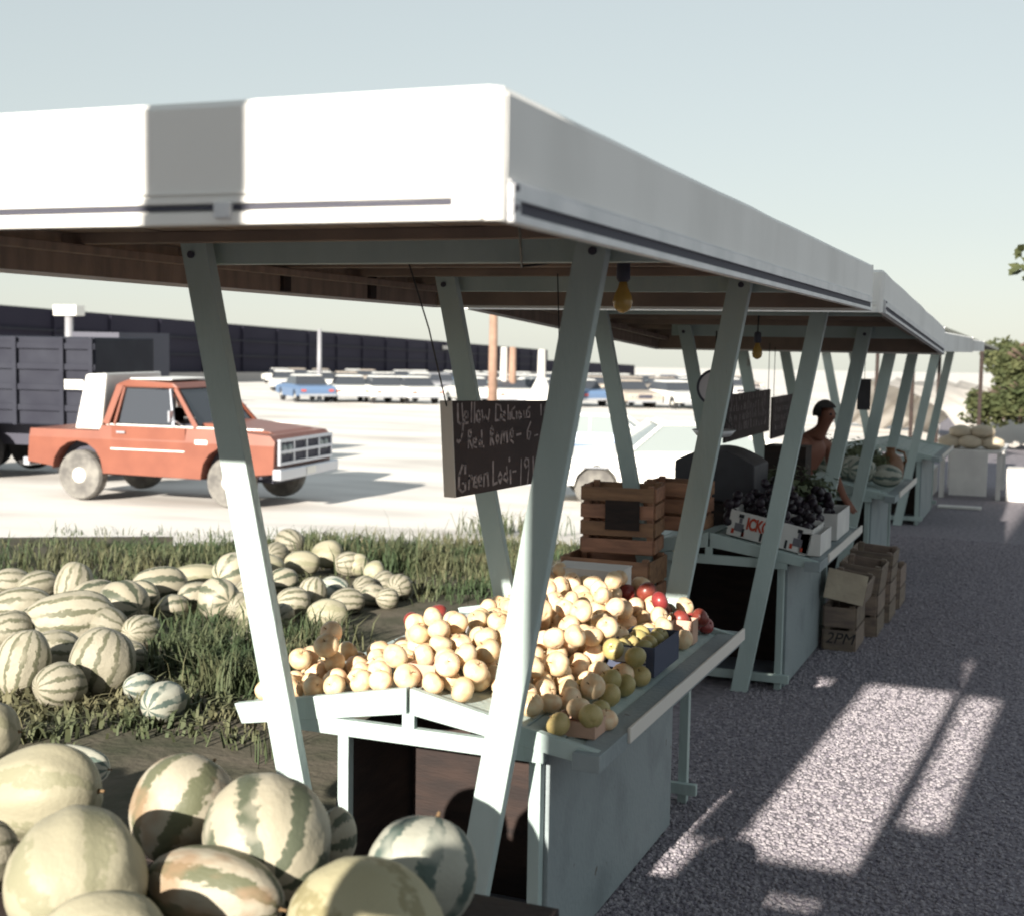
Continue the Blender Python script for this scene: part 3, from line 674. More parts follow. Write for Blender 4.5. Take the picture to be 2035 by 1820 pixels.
GM += [(75, 1300, 110, 84, 'F', 30, 0), (200, 1300, 100, 80, 'F', -20, 0), (180, 1240, 96, 74, 'A', 40, 0), (100, 1355, 100, 86, 'F', 20, 0), (275, 1300, 84, 66, 'F', 70, 0), (270, 1225, 80, 60, 'A', -10, 0), (250, 1345, 70, 60, 'F', 20, 0), (385, 1222, 70, 56, 'A', 30, 0), (530, 1165, 66, 54, 'C', 60, 0), (70, 1205, 80, 60, 'F', 40, 0), (110, 1425, 100, 90, 'F', 50, 0), (10, 1310, 90, 80, 'F', 30, 0), (500, 1208, 64, 54, 'F', 20, 0), (555, 1262, 60, 52, 'F', 70, 0)]
for (u, v, wp, hp, k, yaw, upr) in GM:
    wp *= 1.08; hp *= 1.08
    p = onZ(u, v, 0.0); d = (p-EYE).dot(FW); q = d/FPX/2
    rx, rz = wp*q, hp*q
    ry = min(rx, rz)
    p = onZ(u, v-hp*0.10, 0.0) + Vector((-0.374, 0.927, 0))*ry*0.6
    tilt = 0.0
    ax = (max(rx, rz), ry, ry) if upr != 'U' else (rz, rx, rx)
    lab = {'F': 'finely striped melon lying on the weedy ground behind the apple stand', 'A': 'cream melon with green stripes lying on the weedy ground', 'C': 'pale plain melon lying among weeds on the ground', 'E': 'dark green striped melon in the shadow on the ground'}[k]
    plc = 'in the dense heap' if u < 300 else ('at the heap edge by tall weeds' if u < 540 else 'past the white post near the grass')
    lab = {'F': 'finely striped melon on the ground ', 'A': 'cream melon with green stripes on the ground ', 'C': 'pale plain melon on the ground ', 'E': 'dark green striped melon on the ground '}[k]+plc
    if upr == 'U': o = melon((p.x, p.y, p.z+ax[0]*0.93), ax, k, rad(yaw), rad(-72), 0, 'melon stood on end among the finely striped ones on the ground', 'melons stood on end on the ground', False)
    else: o = melon((p.x, p.y, p.z+ry*0.96), ax, k, rad(yaw)+PSI, rad(random.uniform(-8, 8)), random.uniform(0, 6), lab, {'F': 'finely striped melons on the ground', 'A': 'green striped melons on the ground', 'C': 'pale melons on the ground', 'E': 'dark melons on the ground'}[k]+' '+plc, False)

# ------------------------------------------------------------------ grass and weeds
bm = bmesh.new()
def blade(x, y, h, lean, wd, z=None):
    z = gz(x, y) if z is None else z
    a = random.random()*6.283; dx, dy = math.cos(a), math.sin(a); px, py = -dy*wd, dx*wd
    l1, l2 = lean*0.35, lean
    v = [bm.verts.new(p) for p in ((x-px, y-py, z-0.01), (x+px, y+py, z-0.01), (x+px*.8+dx*l1*h, y+py*.8+dy*l1*h, z+h*0.6), (x-px*.8+dx*l1*h, y-py*.8+dy*l1*h, z+h*0.6), (x+dx*l2*h, y+dy*l2*h, z+h*(1.0-0.3*lean)))]
    bm.faces.new((v[0], v[1], v[2], v[3])); bm.faces.new((v[3], v[2], v[4]))
def tuft(x, y, n, h, spread):
    for _ in range(n): blade(x+random.gauss(0, spread), y+random.gauss(0, spread), h*random.uniform(0.5, 1.15), random.uniform(0.2, 1.1), random.uniform(0.004, 0.009))
for i in range(900):           # sward between the melons and the lot
    u = random.uniform(-60, 1130); v = 1045+20*noise.noise((u*.012, 0, 0))+145*random.random()-(30 if random.random() < .12 else 0)
    p = onZ(u, v, 0.0)
    if p.x > -3.3: continue
    dens = noise.noise((p.x*0.35, p.y*0.35, 4))
    if dens < -0.15: continue
    tuft(p.x, p.y, 16, 0.06+0.16*max(0, dens)+0.06*random.random(), 0.14)
for (u, v, n, h, sp) in ((740, 1120, 260, 0.34, 0.30), (790, 1110, 240, 0.36, 0.28), (830, 1130, 160, 0.28, 0.25), (430, 1330, 260, 0.34, 0.16), (470, 1370, 240, 0.30, 0.14), (400, 1290, 160, 0.32, 0.14), (500, 1360, 160, 0.26, 0.12), (350, 1330, 110, 0.25, 0.15),
                        (640, 1290, 140, 0.28, 0.12), (600, 1320, 100, 0.22, 0.1), (1010, 1010, 200, 0.35, 0.35), (1030, 1080, 140, 0.22, 0.25), (960, 1130, 140, 0.2, 0.3), (870, 1180, 160, 0.2, 0.25), (230, 1130, 260, 0.28, 0.4), (80, 1110, 260, 0.28, 0.45), (560, 1060, 200, 0.26, 0.4), (680, 1060, 220, 0.26, 0.35), (450, 1100, 200, 0.24, 0.4), (530, 1440, 50, 0.12, 0.08), (560, 1430, 50, 0.12, 0.06), (1020, 1150, 160, .22, .25), (330, 1110, 220, .25, .4)):
    p = onZ(u, v, 0.0); tuft(p.x, p.y, n, h, sp)
for i in range(620):
    u, v = random.uniform(-60, 620), 1150+330*random.random()**1.3
    p = onZ(u, v, 0.0)
    if p.x > -3.0: continue
    for _ in range(random.choice((4, 7, 10))): blade(p.x+random.gauss(0, .07), p.y+random.gauss(0, .07), random.uniform(.03, .14), random.uniform(.4, 1.3), random.uniform(.005, .016))
for k in range(26):            # a few tall seed stalks
    p = onZ(random.uniform(500, 560), random.uniform(1490, 1530), 0.0); blade(p.x, p.y, random.uniform(0.08, 0.22), 0.15, 0.003)
tag(fin(bm, 'grass', M_GRASS), 'rough green grass and weeds around the melons behind the stand', 'grass', kind='stuff')

# ------------------------------------------------------------------ the chalk price board, hung parallel to the row
SX = -2.0
def zpx(zx, zy): return onX((1000+zx/6.066)*0.8627, (880+zy/6.066)*0.8627, SX)
tl, bl = zpx(255, 265), zpx(310, 1612)
tr_, br_ = zpx(1785, 262), zpx(1570, 1382)
def ext(a, b, y): t = (y-a.y)/(b.y-a.y); return a+(b-a)*t
YE = 5.62
tr2, br2 = ext(tl, tr_, YE), ext(bl, br_, YE)
cb = empty('price_board')
TH = Vector((-0.022, 0, 0))
hexa('board', [bl, br2, br2+TH, bl+TH], [tl, tr2, tr2+TH, tl+TH], M_BOARD, cb, bevel=0.001)
e1 = Vector((0.001, -0.003, 0)); e2 = Vector((-0.045, -0.003, 0))
hexa('sunlit_edge_strip', [bl+e1, bl+e1+Vector((0, -0.006, 0)), bl+e2+Vector((0, -0.006, 0)), bl+e2], [tl+e1, tl+e1+Vector((0, -0.006, 0)), tl+e2+Vector((0, -0.006, 0)), tl+e2], M_EDGE, cb, bevel=0.001)  # sunlight on the board's end face, put into a pale strip
STR = [
 [(325,310),(330,560),(370,590),(392,560)], [(385,305),(400,560),(395,700),(370,800),(340,840),(315,820)],
 [(420,500),(470,490),(465,420),(430,420),(415,500),(425,580),(470,570)], [(520,290),(515,560)], [(560,290),(560,570)],
 [(620,400),(590,430),(590,530),(625,560),(640,500),(630,410)], [(665,400),(680,530),(715,470),(750,550),(770,390)],
 [(860,310),(855,540),(915,530),(940,430),(920,330),(860,310)], [(945,470),(990,460),(980,420),(950,430),(945,520),(990,540)],
 [(1030,330),(1030,520)], [(1060,430),(1060,520)], [(1125,350),(1080,400),(1080,500),(1120,515)], [(1150,420),(1150,510)],
 [(1190,420),(1170,460),(1190,510),(1225,470),(1190,420)], [(1250,410),(1255,495),(1285,490),(1290,400)], [(1340,350),(1305,370),(1310,410),(1335,430),(1330,490),(1290,495)],
 [(1490,320),(1490,460)], [(1560,310),(1535,380),(1560,450),(1610,450),(1610,320),(1560,310)],
 [(475,920),(475,690),(505,670),(510,740),(480,790),(530,920)], [(545,850),(590,840),(575,780),(545,800),(540,900),(590,915)], [(660,680),(665,905)], [(665,800),(630,830),(630,900),(690,900)],
 [(785,880),(785,670),(805,630),(830,700),(790,760),(830,870)], [(880,720),(860,790),(880,860),(905,790),(880,720)], [(930,860),(940,710),(960,700),(970,850),(980,700),(1010,690),(1020,840)],
 [(1060,770),(1100,760),(1095,660),(1065,680),(1055,800),(1105,850)], [(1150,740),(1210,725)],
 [(1345,560),(1300,680),(1300,790),(1325,800),(1350,700),(1310,690)], [(1400,750),(1445,735)], [(1490,700),(1480,800),(1515,800),(1515,690),(1490,700)], [(1545,650),(1545,810)], [(1620,610),(1660,600)],
 [(430,1270),(430,1165),(390,1160),(345,1300),(340,1480),(390,1535),(430,1500),(430,1410),(390,1410)], [(490,1300),(480,1490)], [(485,1340),(520,1310),(532,1350)],
 [(560,1400),(600,1390),(590,1310),(560,1330),(550,1450),(600,1460)], [(620,1390),(660,1380),(650,1300),(620,1320),(615,1440),(660,1440)], [(690,1450),(695,1290),(740,1270),(755,1440)],
 [(820,1110),(820,1430),(880,1400)], [(920,1260),(890,1340),(920,1400),(945,1320),(920,1260)], [(1025,1390),(960,1340),(990,1270),(1020,1300)], [(1010,1180),(1025,1390)], [(1060,1230),(1065,1410)], [(1045,1060),(1050,1100)], [(1095,1250),(1140,1240)],
 [(1215,1080),(1205,1430)], [(1320,1150),(1280,1190),(1255,1120),(1280,1065),(1315,1080),(1320,1200),(1300,1420)], [(1380,1050),(1385,1380)], [(1420,1200),(1400,1380),(1450,1330),(1425,1280)], [(1470,1360),(1480,1370)]]
bm = bmesh.new()
for st in STR:
    P = [zpx(*q) for q in st]
    for a, b in zip(P[:-1], P[1:]):
        d = (b-a); L = d.length
        if L < 1e-5: continue
        d.normalize(); wv = Vector((0, -d.z, d.y))*0.0042*random.uniform(0.7, 1.15)*(1+0.8*abs(d.z)); o = Vector((0.0012, 0, 0)); d = d*0.003
        f = bm.faces.new([bm.verts.new(q+o) for q in (a-wv-d, b-wv+d, b+wv+d, a+wv-d)])
tag(fin(bm, 'chalk_lettering', M_CHALK, cb), kind='stuff')
wt = onX(805, 505, SX-0.01); wt.z = 2.31
tube('hanging_wire', [tl+Vector((-0.02, -0.004, -0.02)), tl*0.5+wt*0.5+Vector((0, -0.006, 0)), wt], 0.0028, M_WIRE, cb)
tube('hanging_wire', [tr2+Vector((-0.02, -0.05, -0.01)), Vector((SX-0.02, 5.5, 2.31))], 0.0028, M_WIRE, cb)
settle(cb, (SX, 4.5, 1.45)); tag(cb, 'dark chalk price board listing apples, hung above the apple table', 'price board')

def hung_board(u0, v0, u1, v1, x, top, label):
    a, b = onX(u0, v0, x), onX(u1, v0+3, x); c = onX(u0, v1, x)
    t = empty('price_board'); z0, z1 = c.z, a.z
    mkbox('board', (x-0.015, a.y, z0), (x, b.y, z1), M_BOARD, t, 0.001)
    bm = bmesh.new(); rr = random.Random(int(u0))
    for ln in range(4):
        zz = z1-(z1-z0)*(0.15+0.22*ln); yy = a.y+(b.y-a.y)*0.08
        while yy < b.y-(b.y-a.y)*0.1:
            h = rr.uniform(0.03, 0.07); q = rr.uniform(-0.02, 0.02); w_ = 0.010
            bm.faces.new([bm.verts.new((x+0.001, p, r)) for p, r in ((yy, zz), (yy+w_, zz), (yy+w_+q, zz+h), (yy+q, zz+h))]); yy += rr.uniform(0.03, 0.11)
    tag(fin(bm, 'chalk_marks', M_CHALK, t), kind='stuff')
    for yy in (a.y+0.06, b.y-0.06): tube('hanging_wire', [(x-0.006, yy, z1-0.01), (x-0.006, yy, top)], 0.003, M_WIRE, t)
    settle(t, (x, a.y, z0)); return tag(t, label, 'price board')
hung_board(1443, 786, 1531, 880, -2.08, 2.03, 'dark chalk board hung beside the round hanging scale')
hung_board(1536, 790, 1600, 872, -2.08, 2.0, 'dark chalk board with faint upright strokes, nearer the bending person')
gs = empty('grey_sign'); p = onY(1717, 785, 13.0)
mkbox('panel', (p.x-0.06, p.y-0.006, p.z-0.14), (p.x+0.06, p.y+0.006, p.z+0.15), M_TARP, gs, 0.001)
tube('hanging_wire', [(p.x, p.y, p.z+0.14), (p.x, p.y, 1.98)], 0.003, M_WIRE, gs)
settle(gs, (p.x, p.y, p.z)); tag(gs, 'small grey sign hanging in the low stand past the bending person', 'sign')

# hanging dial scale
p = atD(1421, 770, 8.0); hs_ = empty('hanging_scale')
RS = 0.108; f = (EYE-p); f.z = 0; f.normalize(); rzs = math.atan2(f.x, -f.y)
bm = bmesh.new(); lathe(bm, [(RS*0.9, 0.03), (RS, 0.02), (RS, -0.03), (RS*0.88, -0.034)], 32, 'y'); fin(bm, 'case', M_SLOT, hs_, smooth=False)
bm = bmesh.new(); lathe(bm, [(RS*0.86, -0.0345), (RS*0.86, -0.038)], 32, 'y'); fin(bm, 'dial', M_DIAL, hs_)
mkbox('pointer', (-0.004, -0.042, -0.01), (0.004, -0.039, 0.075), M_SLOT, hs_, 0.0005)
tube('hook_rod', [(0, 0, RS), (0, 0, 0.33)], 0.005, M_WIRE, hs_)
bm = bmesh.new(); lathe(bm, [(0.03, -0.30), (0.10, -0.285), (0.13, -0.25), (0.125, -0.25), (0.09, -0.278)], 20, 'z'); fin(bm, 'pan', M_ALU, hs_, smooth=True)
for k in range(3): tube('pan_chain', [(0, 0, -RS), (0.125*math.cos(k*2.09), 0.125*math.sin(k*2.09), -0.25)], 0.003, M_WIRE, hs_)
hs_.location = p; hs_.rotation_euler = (0, 0, rzs); tag(hs_, 'round dark-rimmed hanging scale partly hidden behind a post', 'scale')

# bulbs
def bulb(u, v, d, label, zr):
    p = atD(u, v, d); t = empty('light_bulb')
    bm = bmesh.new(); lathe(bm, [(0.012, 0.03), (0.016, 0.012), (0.028, -0.014), (0.031, -0.032), (0.026, -0.052), (0.012, -0.063), (0.002, -0.066)], 16, 'z'); fin(bm, 'glass_bulb', M_BULB, t, smooth=True)
    bm = bmesh.new(); lathe(bm, [(0.012, 0.095), (0.021, 0.088), (0.022, 0.04), (0.016, 0.030)], 14, 'z'); fin(bm, 'socket', M_SLOT, t, smooth=True)
    tube('cord', [(0, 0, 0.09), (0.003, 0.0, zr-p.z)], 0.005, M_WIRE, t)
    t.location = p; return tag(t, label, 'light bulb')
bulb(1238, 580, 4.2, 'yellow bulb in a dark socket beside the near aisle post', 2.34)
bulb(1505, 692, 8.0, 'yellow bulb hanging under the roof beyond the round scale', 2.2)
# wires stapled under the first ceiling
cw = tube('ceiling_wire', [onZ(950, 452, 2.24)+Vector((0, .2, .08)), (-1.55, 3.9, 2.25), (-1.3, 4.05, 2.30), (-1.28, 4.5, 2.315), (-1.25, 5.2, 2.30), (-1.22, 6.0, 2.29)], 0.004, M_WIRE)
tag(cw, 'thin dark electric wire sagging under the first roof', 'wire')

# ------------------------------------------------------------------ crates and cartons
def crate(name, sx, sy, sz, mt, nsl=3, vertical=False):
    """slatted wooden crate: corner posts, slats on four sides, bottom boards; origin at base centre"""
    t = empty(name); th = 0.012
    for x in (-1, 1):
        for y in (-1, 1): mkbox('corner_post', (x*(sx/2-0.022)-0.018, y*(sy/2-0.022)-0.018, 0.0), (x*(sx/2-0.022)+0.018, y*(sy/2-0.022)+0.018, sz), mt, t, 0.002)
    g = sz/nsl
    for i in range(nsl):
        z0, z1 = i*g+0.008, (i+1)*g-0.012
        for s in (-1, 1):
            mkbox('slat', (-sx/2, s*sy/2-(0 if s > 0 else th), z0), (sx/2, s*sy/2+(th if s > 0 else 0), z1), mt, t, 0.002)
            mkbox('slat', (s*sx/2-(0 if s > 0 else th), -sy/2+0.001, z0), (s*sx/2+(th if s > 0 else 0), sy/2-0.001, z1), mt, t, 0.002)
    for i in range(4):
        a = -sy/2+0.005+i*(sy-0.01)/4; mkbox('bottom_board', (-sx/2+0.042, a, 0.001), (sx/2-0.042, a+(sy-0.01)/4-0.01, 0.007), mt, t, 0.001)
    return t
# tall crate standing on the end of the second table
p0, p1 = onY(1168, 1085, 7.72), onY(1330, 960, 7.72)
c = crate('wooden_crate', 0.42, 0.30, 0.40, M_CRATE, 4); c.location = (-2.36, 7.62, 0.80); c.rotation_euler = (0, 0, rad(6))
tag(c, 'slatted reddish crate standing at the left end of the table of printed cartons', 'crate')
bm = bmesh.new(); box(bm, (0.03, -0.168, 0.23), (0.20, 0.012, 0.17)); fin(bm, 'dark_opening', M_DARKWOOD, c)  # dark sheet paints the shade inside the crate's opening
c = crate('wooden_crate', 0.34, 0.26, 0.30, M_CRATE, 3); c.location = (-2.12, 7.98, 0.905); c.rotation_euler = (0, 0, rad(-4))
tag(c, 'smaller crate tucked behind the slatted reddish one', 'crate')
cs = crate('crate_stand', 0.52, 0.36, 0.785, M_CRATE, 5); cs.location = (-2.40, 7.60, 0.0); tag(cs, 'tall slatted crate on the ground carrying the reddish crate', 'crate')
carton('white_carton', -2.03, -1.72, 5.52, 5.70, 0.885, 0.155, M_WCARD, 'plain white carton at the far end of the apple table')
# banana style cartons with red print on table two
def printed(name, u0, v0, u1, v1, y, dy, label, text):
    a, b = onY(u0, v0, y), onY(u1, v1, y)
    sx, h = b.x-a.x, 0.155
    t = carton(name, a.x, b.x, y, y+dy, 0, h, M_WCARD, label, open_top=True)
    t.location.z = ztab((a.x+b.x)/2)-0.01
    t.rotation_euler = (0, rad(11.0), 0); t.location.z += 0.02
    def pr_(nm, x0, x1, z0, z1, mt): mkbox(nm, (x0, -dy/2-0.0025, z0), (x1, -dy/2-0.0005, z1), mt, t, 0)
    for k, xo in enumerate((-sx/2+0.02, sx/2-0.12)):     # plain printed figure panels at both ends
        pr_('print_mark', xo+0.035, xo+0.065, 0.118, 0.140, M_BLACKINK); pr_('print_mark', xo+0.042, xo+0.060, 0.085, 0.116, M_GREYINK)
        pr_('print_mark', xo+0.020, xo+0.075, 0.035, 0.083, M_GREYINK); pr_('print_mark', xo+0.005, xo+0.022, 0.015, 0.045, M_REDINK); pr_('print_mark', xo+0.070, xo+0.085, 0.010, 0.035, M_REDINK)
    for xo in (-sx/2+0.088, -sx/2+0.20, sx/2-0.145): pr_('hand_slot', xo, xo+0.014, 0.008, 0.058, M_BLACKINK)
    if text:
        cu = bpy.data.curves.new('lettering', 'FONT'); cu.body = text; cu.size = 0.098; cu.extrude = 0.0008; cu.offset = 0.004; cu.space_character = 0.95
        o = bpy.data.objects.new('lettering', cu); COL.objects.link(o)
        me = bpy.data.meshes.new_from_object(o); bpy.data.objects.remove(o); me.materials.clear(); me.materials.append(M_REDINK)
        l = link('lettering', me, None, t); l.location = (-sx/2+0.108, -dy/2-0.002, 0.062); l.rotation_euler = (rad(90), 0, 0); l.scale = (0.62, 1.0, 1.0)
    return t
pc = printed('printed_carton', 1441, 1068, 1606, 1096, 8.02, 0.40, 'white fruit carton with red lettering on the second table', 'ICKOR')
carton('white_carton', -1.40, -1.27, 8.02, 8.42, 0.79, 0.13, M_WCARD, 'narrow white carton beside the red-lettered carton', open_top=True)
carton('white_carton', -1.42, -1.28, 8.72, 9.25, 0.79, 0.17, M_WCARD, 'long white carton further along the aisle rail of the second table', open_top=True)
PL = apple_mesh('plum', M_GRAPE); rp = random.Random(3)
cell = {}
for i in range(230):
    x, y = rp.uniform(-1.86, -1.36), rp.uniform(8.02, 9.2); r = rp.uniform(0.028, 0.036)
    key = (round(x/0.06), round(y/0.06)); n = cell.get(key, 0)
    if n > 3: continue
    cell[key] = n+1
    base = ztab(x)+0.09; z = base+0.05*n+0.10*math.exp(-((x+1.62)/0.16)**2-((y-8.65)/0.4)**2)
    o = link('plum', PL); o.location = (x, y, z); o.scale = (r, r, r*0.9); o.rotation_euler = (rp.random()*3, rp.random()*3, 0)
    tag(o, 'dark purple plum heaped in and behind the red-lettered carton', 'plum', 'dark plums on the second table')
# leafy bunches behind the plums and on table three
def leaf_mesh(name, n, size, mt, sph=True, seed=1, flat=1.0):
    r = random.Random(seed); bm = bmesh.new()
    for i in range(n):
        d = Vector((r.gauss(0, 1), r.gauss(0, 1), r.gauss(0, 1))).normalized(); p = d*(r.random()**0.45); p.z *= flat
        t = d.cross(Vector((r.random(), r.random(), r.random()))).normalized(); b = (d+t*r.uniform(-.8, .8)).normalized().cross(t)
        s = size*r.uniform(0.6, 1.3)
        bm.faces.new([bm.verts.new(q) for q in (p-t*s*0.5, p+b*s*0.9-t*s*0.1, p+b*s*1.6+d*s*0.4, p+b*s*0.7+t*s*0.5)])
    me = bpy.data.meshes.new(name); bm.to_mesh(me); bm.free(); me.materials.append(mt); return me
VEG = [leaf_mesh('leafy_bunch', 220, 0.28, M_GREENVEG, seed=s) for s in (1, 2)]
for i, (x, y, s) in enumerate(((-1.62, 9.05, .17), (-1.50, 9.3, .15), (-1.75, 9.2, .14))):
    o = link('leafy_bunch', VEG[i % 2]); o.location = (x, y, ztab(x)+0.10+s*0.9); o.scale = (s, s, s*0.9); tag(o, 'grey-green leafy bunch heaped behind the plums', 'vegetables', 'leafy bunches behind the plums')
for i in range(16):
    x, y = rp.uniform(-2.35, -1.45), rp.uniform(11.7, 13.0); s = rp.uniform(.08, .13)
    o = link('leafy_bunch', VEG[i % 2]); o.location = (x, y, ztab(x)+s*0.9+rp.choice((0, 0.12))); o.scale = (s, s, s); o.rotation_euler = (0, 0, rp.random()*6); tag(o, 'dull green leafy bunch on the shaded third table', 'vegetables', 'leafy bunches on the third table')
for i, (u, v) in enumerate(((1655, 905), (1690, 912), (1720, 900), (1762, 960), (1700, 945))):
    p = onY(u, v, 12.1); melon((p.x, 12.1, ztab(p.x)+0.12), (0.13, 0.10, 0.10), 'E', i*1.1, 0, i, 'dark melon lying among the greens on the third table', 'dark melons on the third table', False)
# dark tarp covered bin and boxes on table two
bm = bmesh.new(); pts = [(-0.26, 0.0)] + [(-0.26+0.52*i/12, 0.20+0.13*math.sin(math.pi*(0.12+0.8*i/12))) for i in range(13)] + [(0.26, 0.0)]
prism(bm, pts, -0.22, 0.22); tb = empty('covered_bin')
mkbox('bin_body', (-0.24, -0.20, 0), (0.24, 0.20, 0.16), M_DARKWOOD, tb); fin(bm, 'tarp_cover', M_TARP, tb, bevel=0.01).location.z = 0.02
pb = onY(1440, 960, 8.75); tb.location = (pb.x-0.02, 8.75, ztab(pb.x)+0.065); tag(tb, 'bin under a domed dark grey tarp on the second table', 'bin')
bm = bmesh.new()
bs = carton('dark_crate_base', pb.x-0.30, pb.x+0.22, 8.5, 9.0, ztab(pb.x-0.3)+0.002, 0.15, M_DARKWOOD, 'low dark box under the tarp-covered bin', 'box')
bs.location.z = ztab(pb.x)-0.02; tb.location.z = bs.location.z+0.156
for (u, v, y, sx, sy, h, mt, lab) in ((1515, 945, 9.95, 0.20, 0.2, 0.22, M_CARD, 'tan cardboard box stacked behind the tarp-covered bin'), (1565, 930, 9.95, 0.30, 0.25, 0.32, M_DARKWOOD, 'dark brown box stacked next to the tan cardboard one')):
    p = onY(u, v, y); carton('cardboard_box', p.x-sx/2, p.x+sx/2, y-sy/2, y+sy/2, p.z-h/2, h, mt, lab)
    q = crate('crate_stand', sx+0.02, sy+0.02, p.z-h/2-0.001, M_CRATE2, 4); q.location = (p.x, y, 0); tag(q, 'tall slatted crate under the '+('tan' if mt is M_CARD else 'dark brown')+' box', 'crate')
# crates piled on the aisle side of the second table
def side_crate(y, sx, sz, z, lab, tilt=0.0, lid=False, mt=M_CRATE2, text=None):
    c = crate('wooden_crate', sx, 0.40, sz, mt, 2 if sz > 0.2 else 1); c.location = (-1.415+sx/2+0.02, y, z); c.rotation_euler = (0, tilt, 0); tag(c, lab, 'crate')
    if lid: mkbox('end_sheet', (-sx/2-0.01, -0.222, 0.01), (sx/2+0.01, -0.214, sz+0.05), M_SACK, c, 0.001)
    if text:
        cu = bpy.data.curves.new('stencil', 'FONT'); cu.body = text; cu.size = 0.105; cu.shear = 0.3; cu.extrude = 0.0006
        o = bpy.data.objects.new('stencil', cu); COL.objects.link(o); me = bpy.data.meshes.new_from_object(o); bpy.data.objects.remove(o); me.materials.clear(); me.materials.append(M_BLACKINK)
        l = link('stencil', me, None, c); l.location = (-sx/2+0.01, -0.2135, 0.055); l.rotation_euler = (rad(90), 0, 0)
    return c
side_crate(9.28, 0.20, 0.31, 0.0, 'crate with dark script stencilled on its end, at the foot of the second table', text='2PM')
side_crate(9.26, 0.24, 0.16, 0.335, 'crate with a tan end sheet, tilted on top of the stencilled crate', rad(9), True)
side_crate(9.82, 0.27, 0.30, 0.0, 'grey crate on the ground right behind the stencilled crate')
side_crate(9.82, 0.27, 0.20, 0.312, 'grey crate stacked on the one behind the stencilled crate', rad(6))
side_crate(10.36, 0.29, 0.30, 0.0, 'grey crate on the ground, second behind the stencilled crate')
side_crate(10.36, 0.29, 0.22, 0.312, 'grey crate stacked on the second one behind the stencilled crate', rad(4))
side_crate(10.95, 0.30, 0.32, 0.0, 'last grey crate of the row, just before the low stand')
# jug on table three
p = onY(1815, 935, 12.5); jx, jz = -1.42, ztab(-1.42)
bm = bmesh.new(); lathe(bm, [(0.09, 0), (0.12, 0.04), (0.125, 0.16), (0.10, 0.22), (0.045, 0.26), (0.04, 0.30), (0.05, 0.31)], 20, 'z')
jg = empty('brown_jug', (jx, 12.75, jz)); fin(bm, 'jug_body', M_JUG, jg, smooth=True); tube('handle', [(0.05, 0, 0.29), (0.12, 0, 0.27), (0.14, 0, 0.20), (0.115, 0, 0.15)], 0.012, M_JUG, jg); tag(jg, 'squat brown jug at the aisle end of the third table', 'jug')

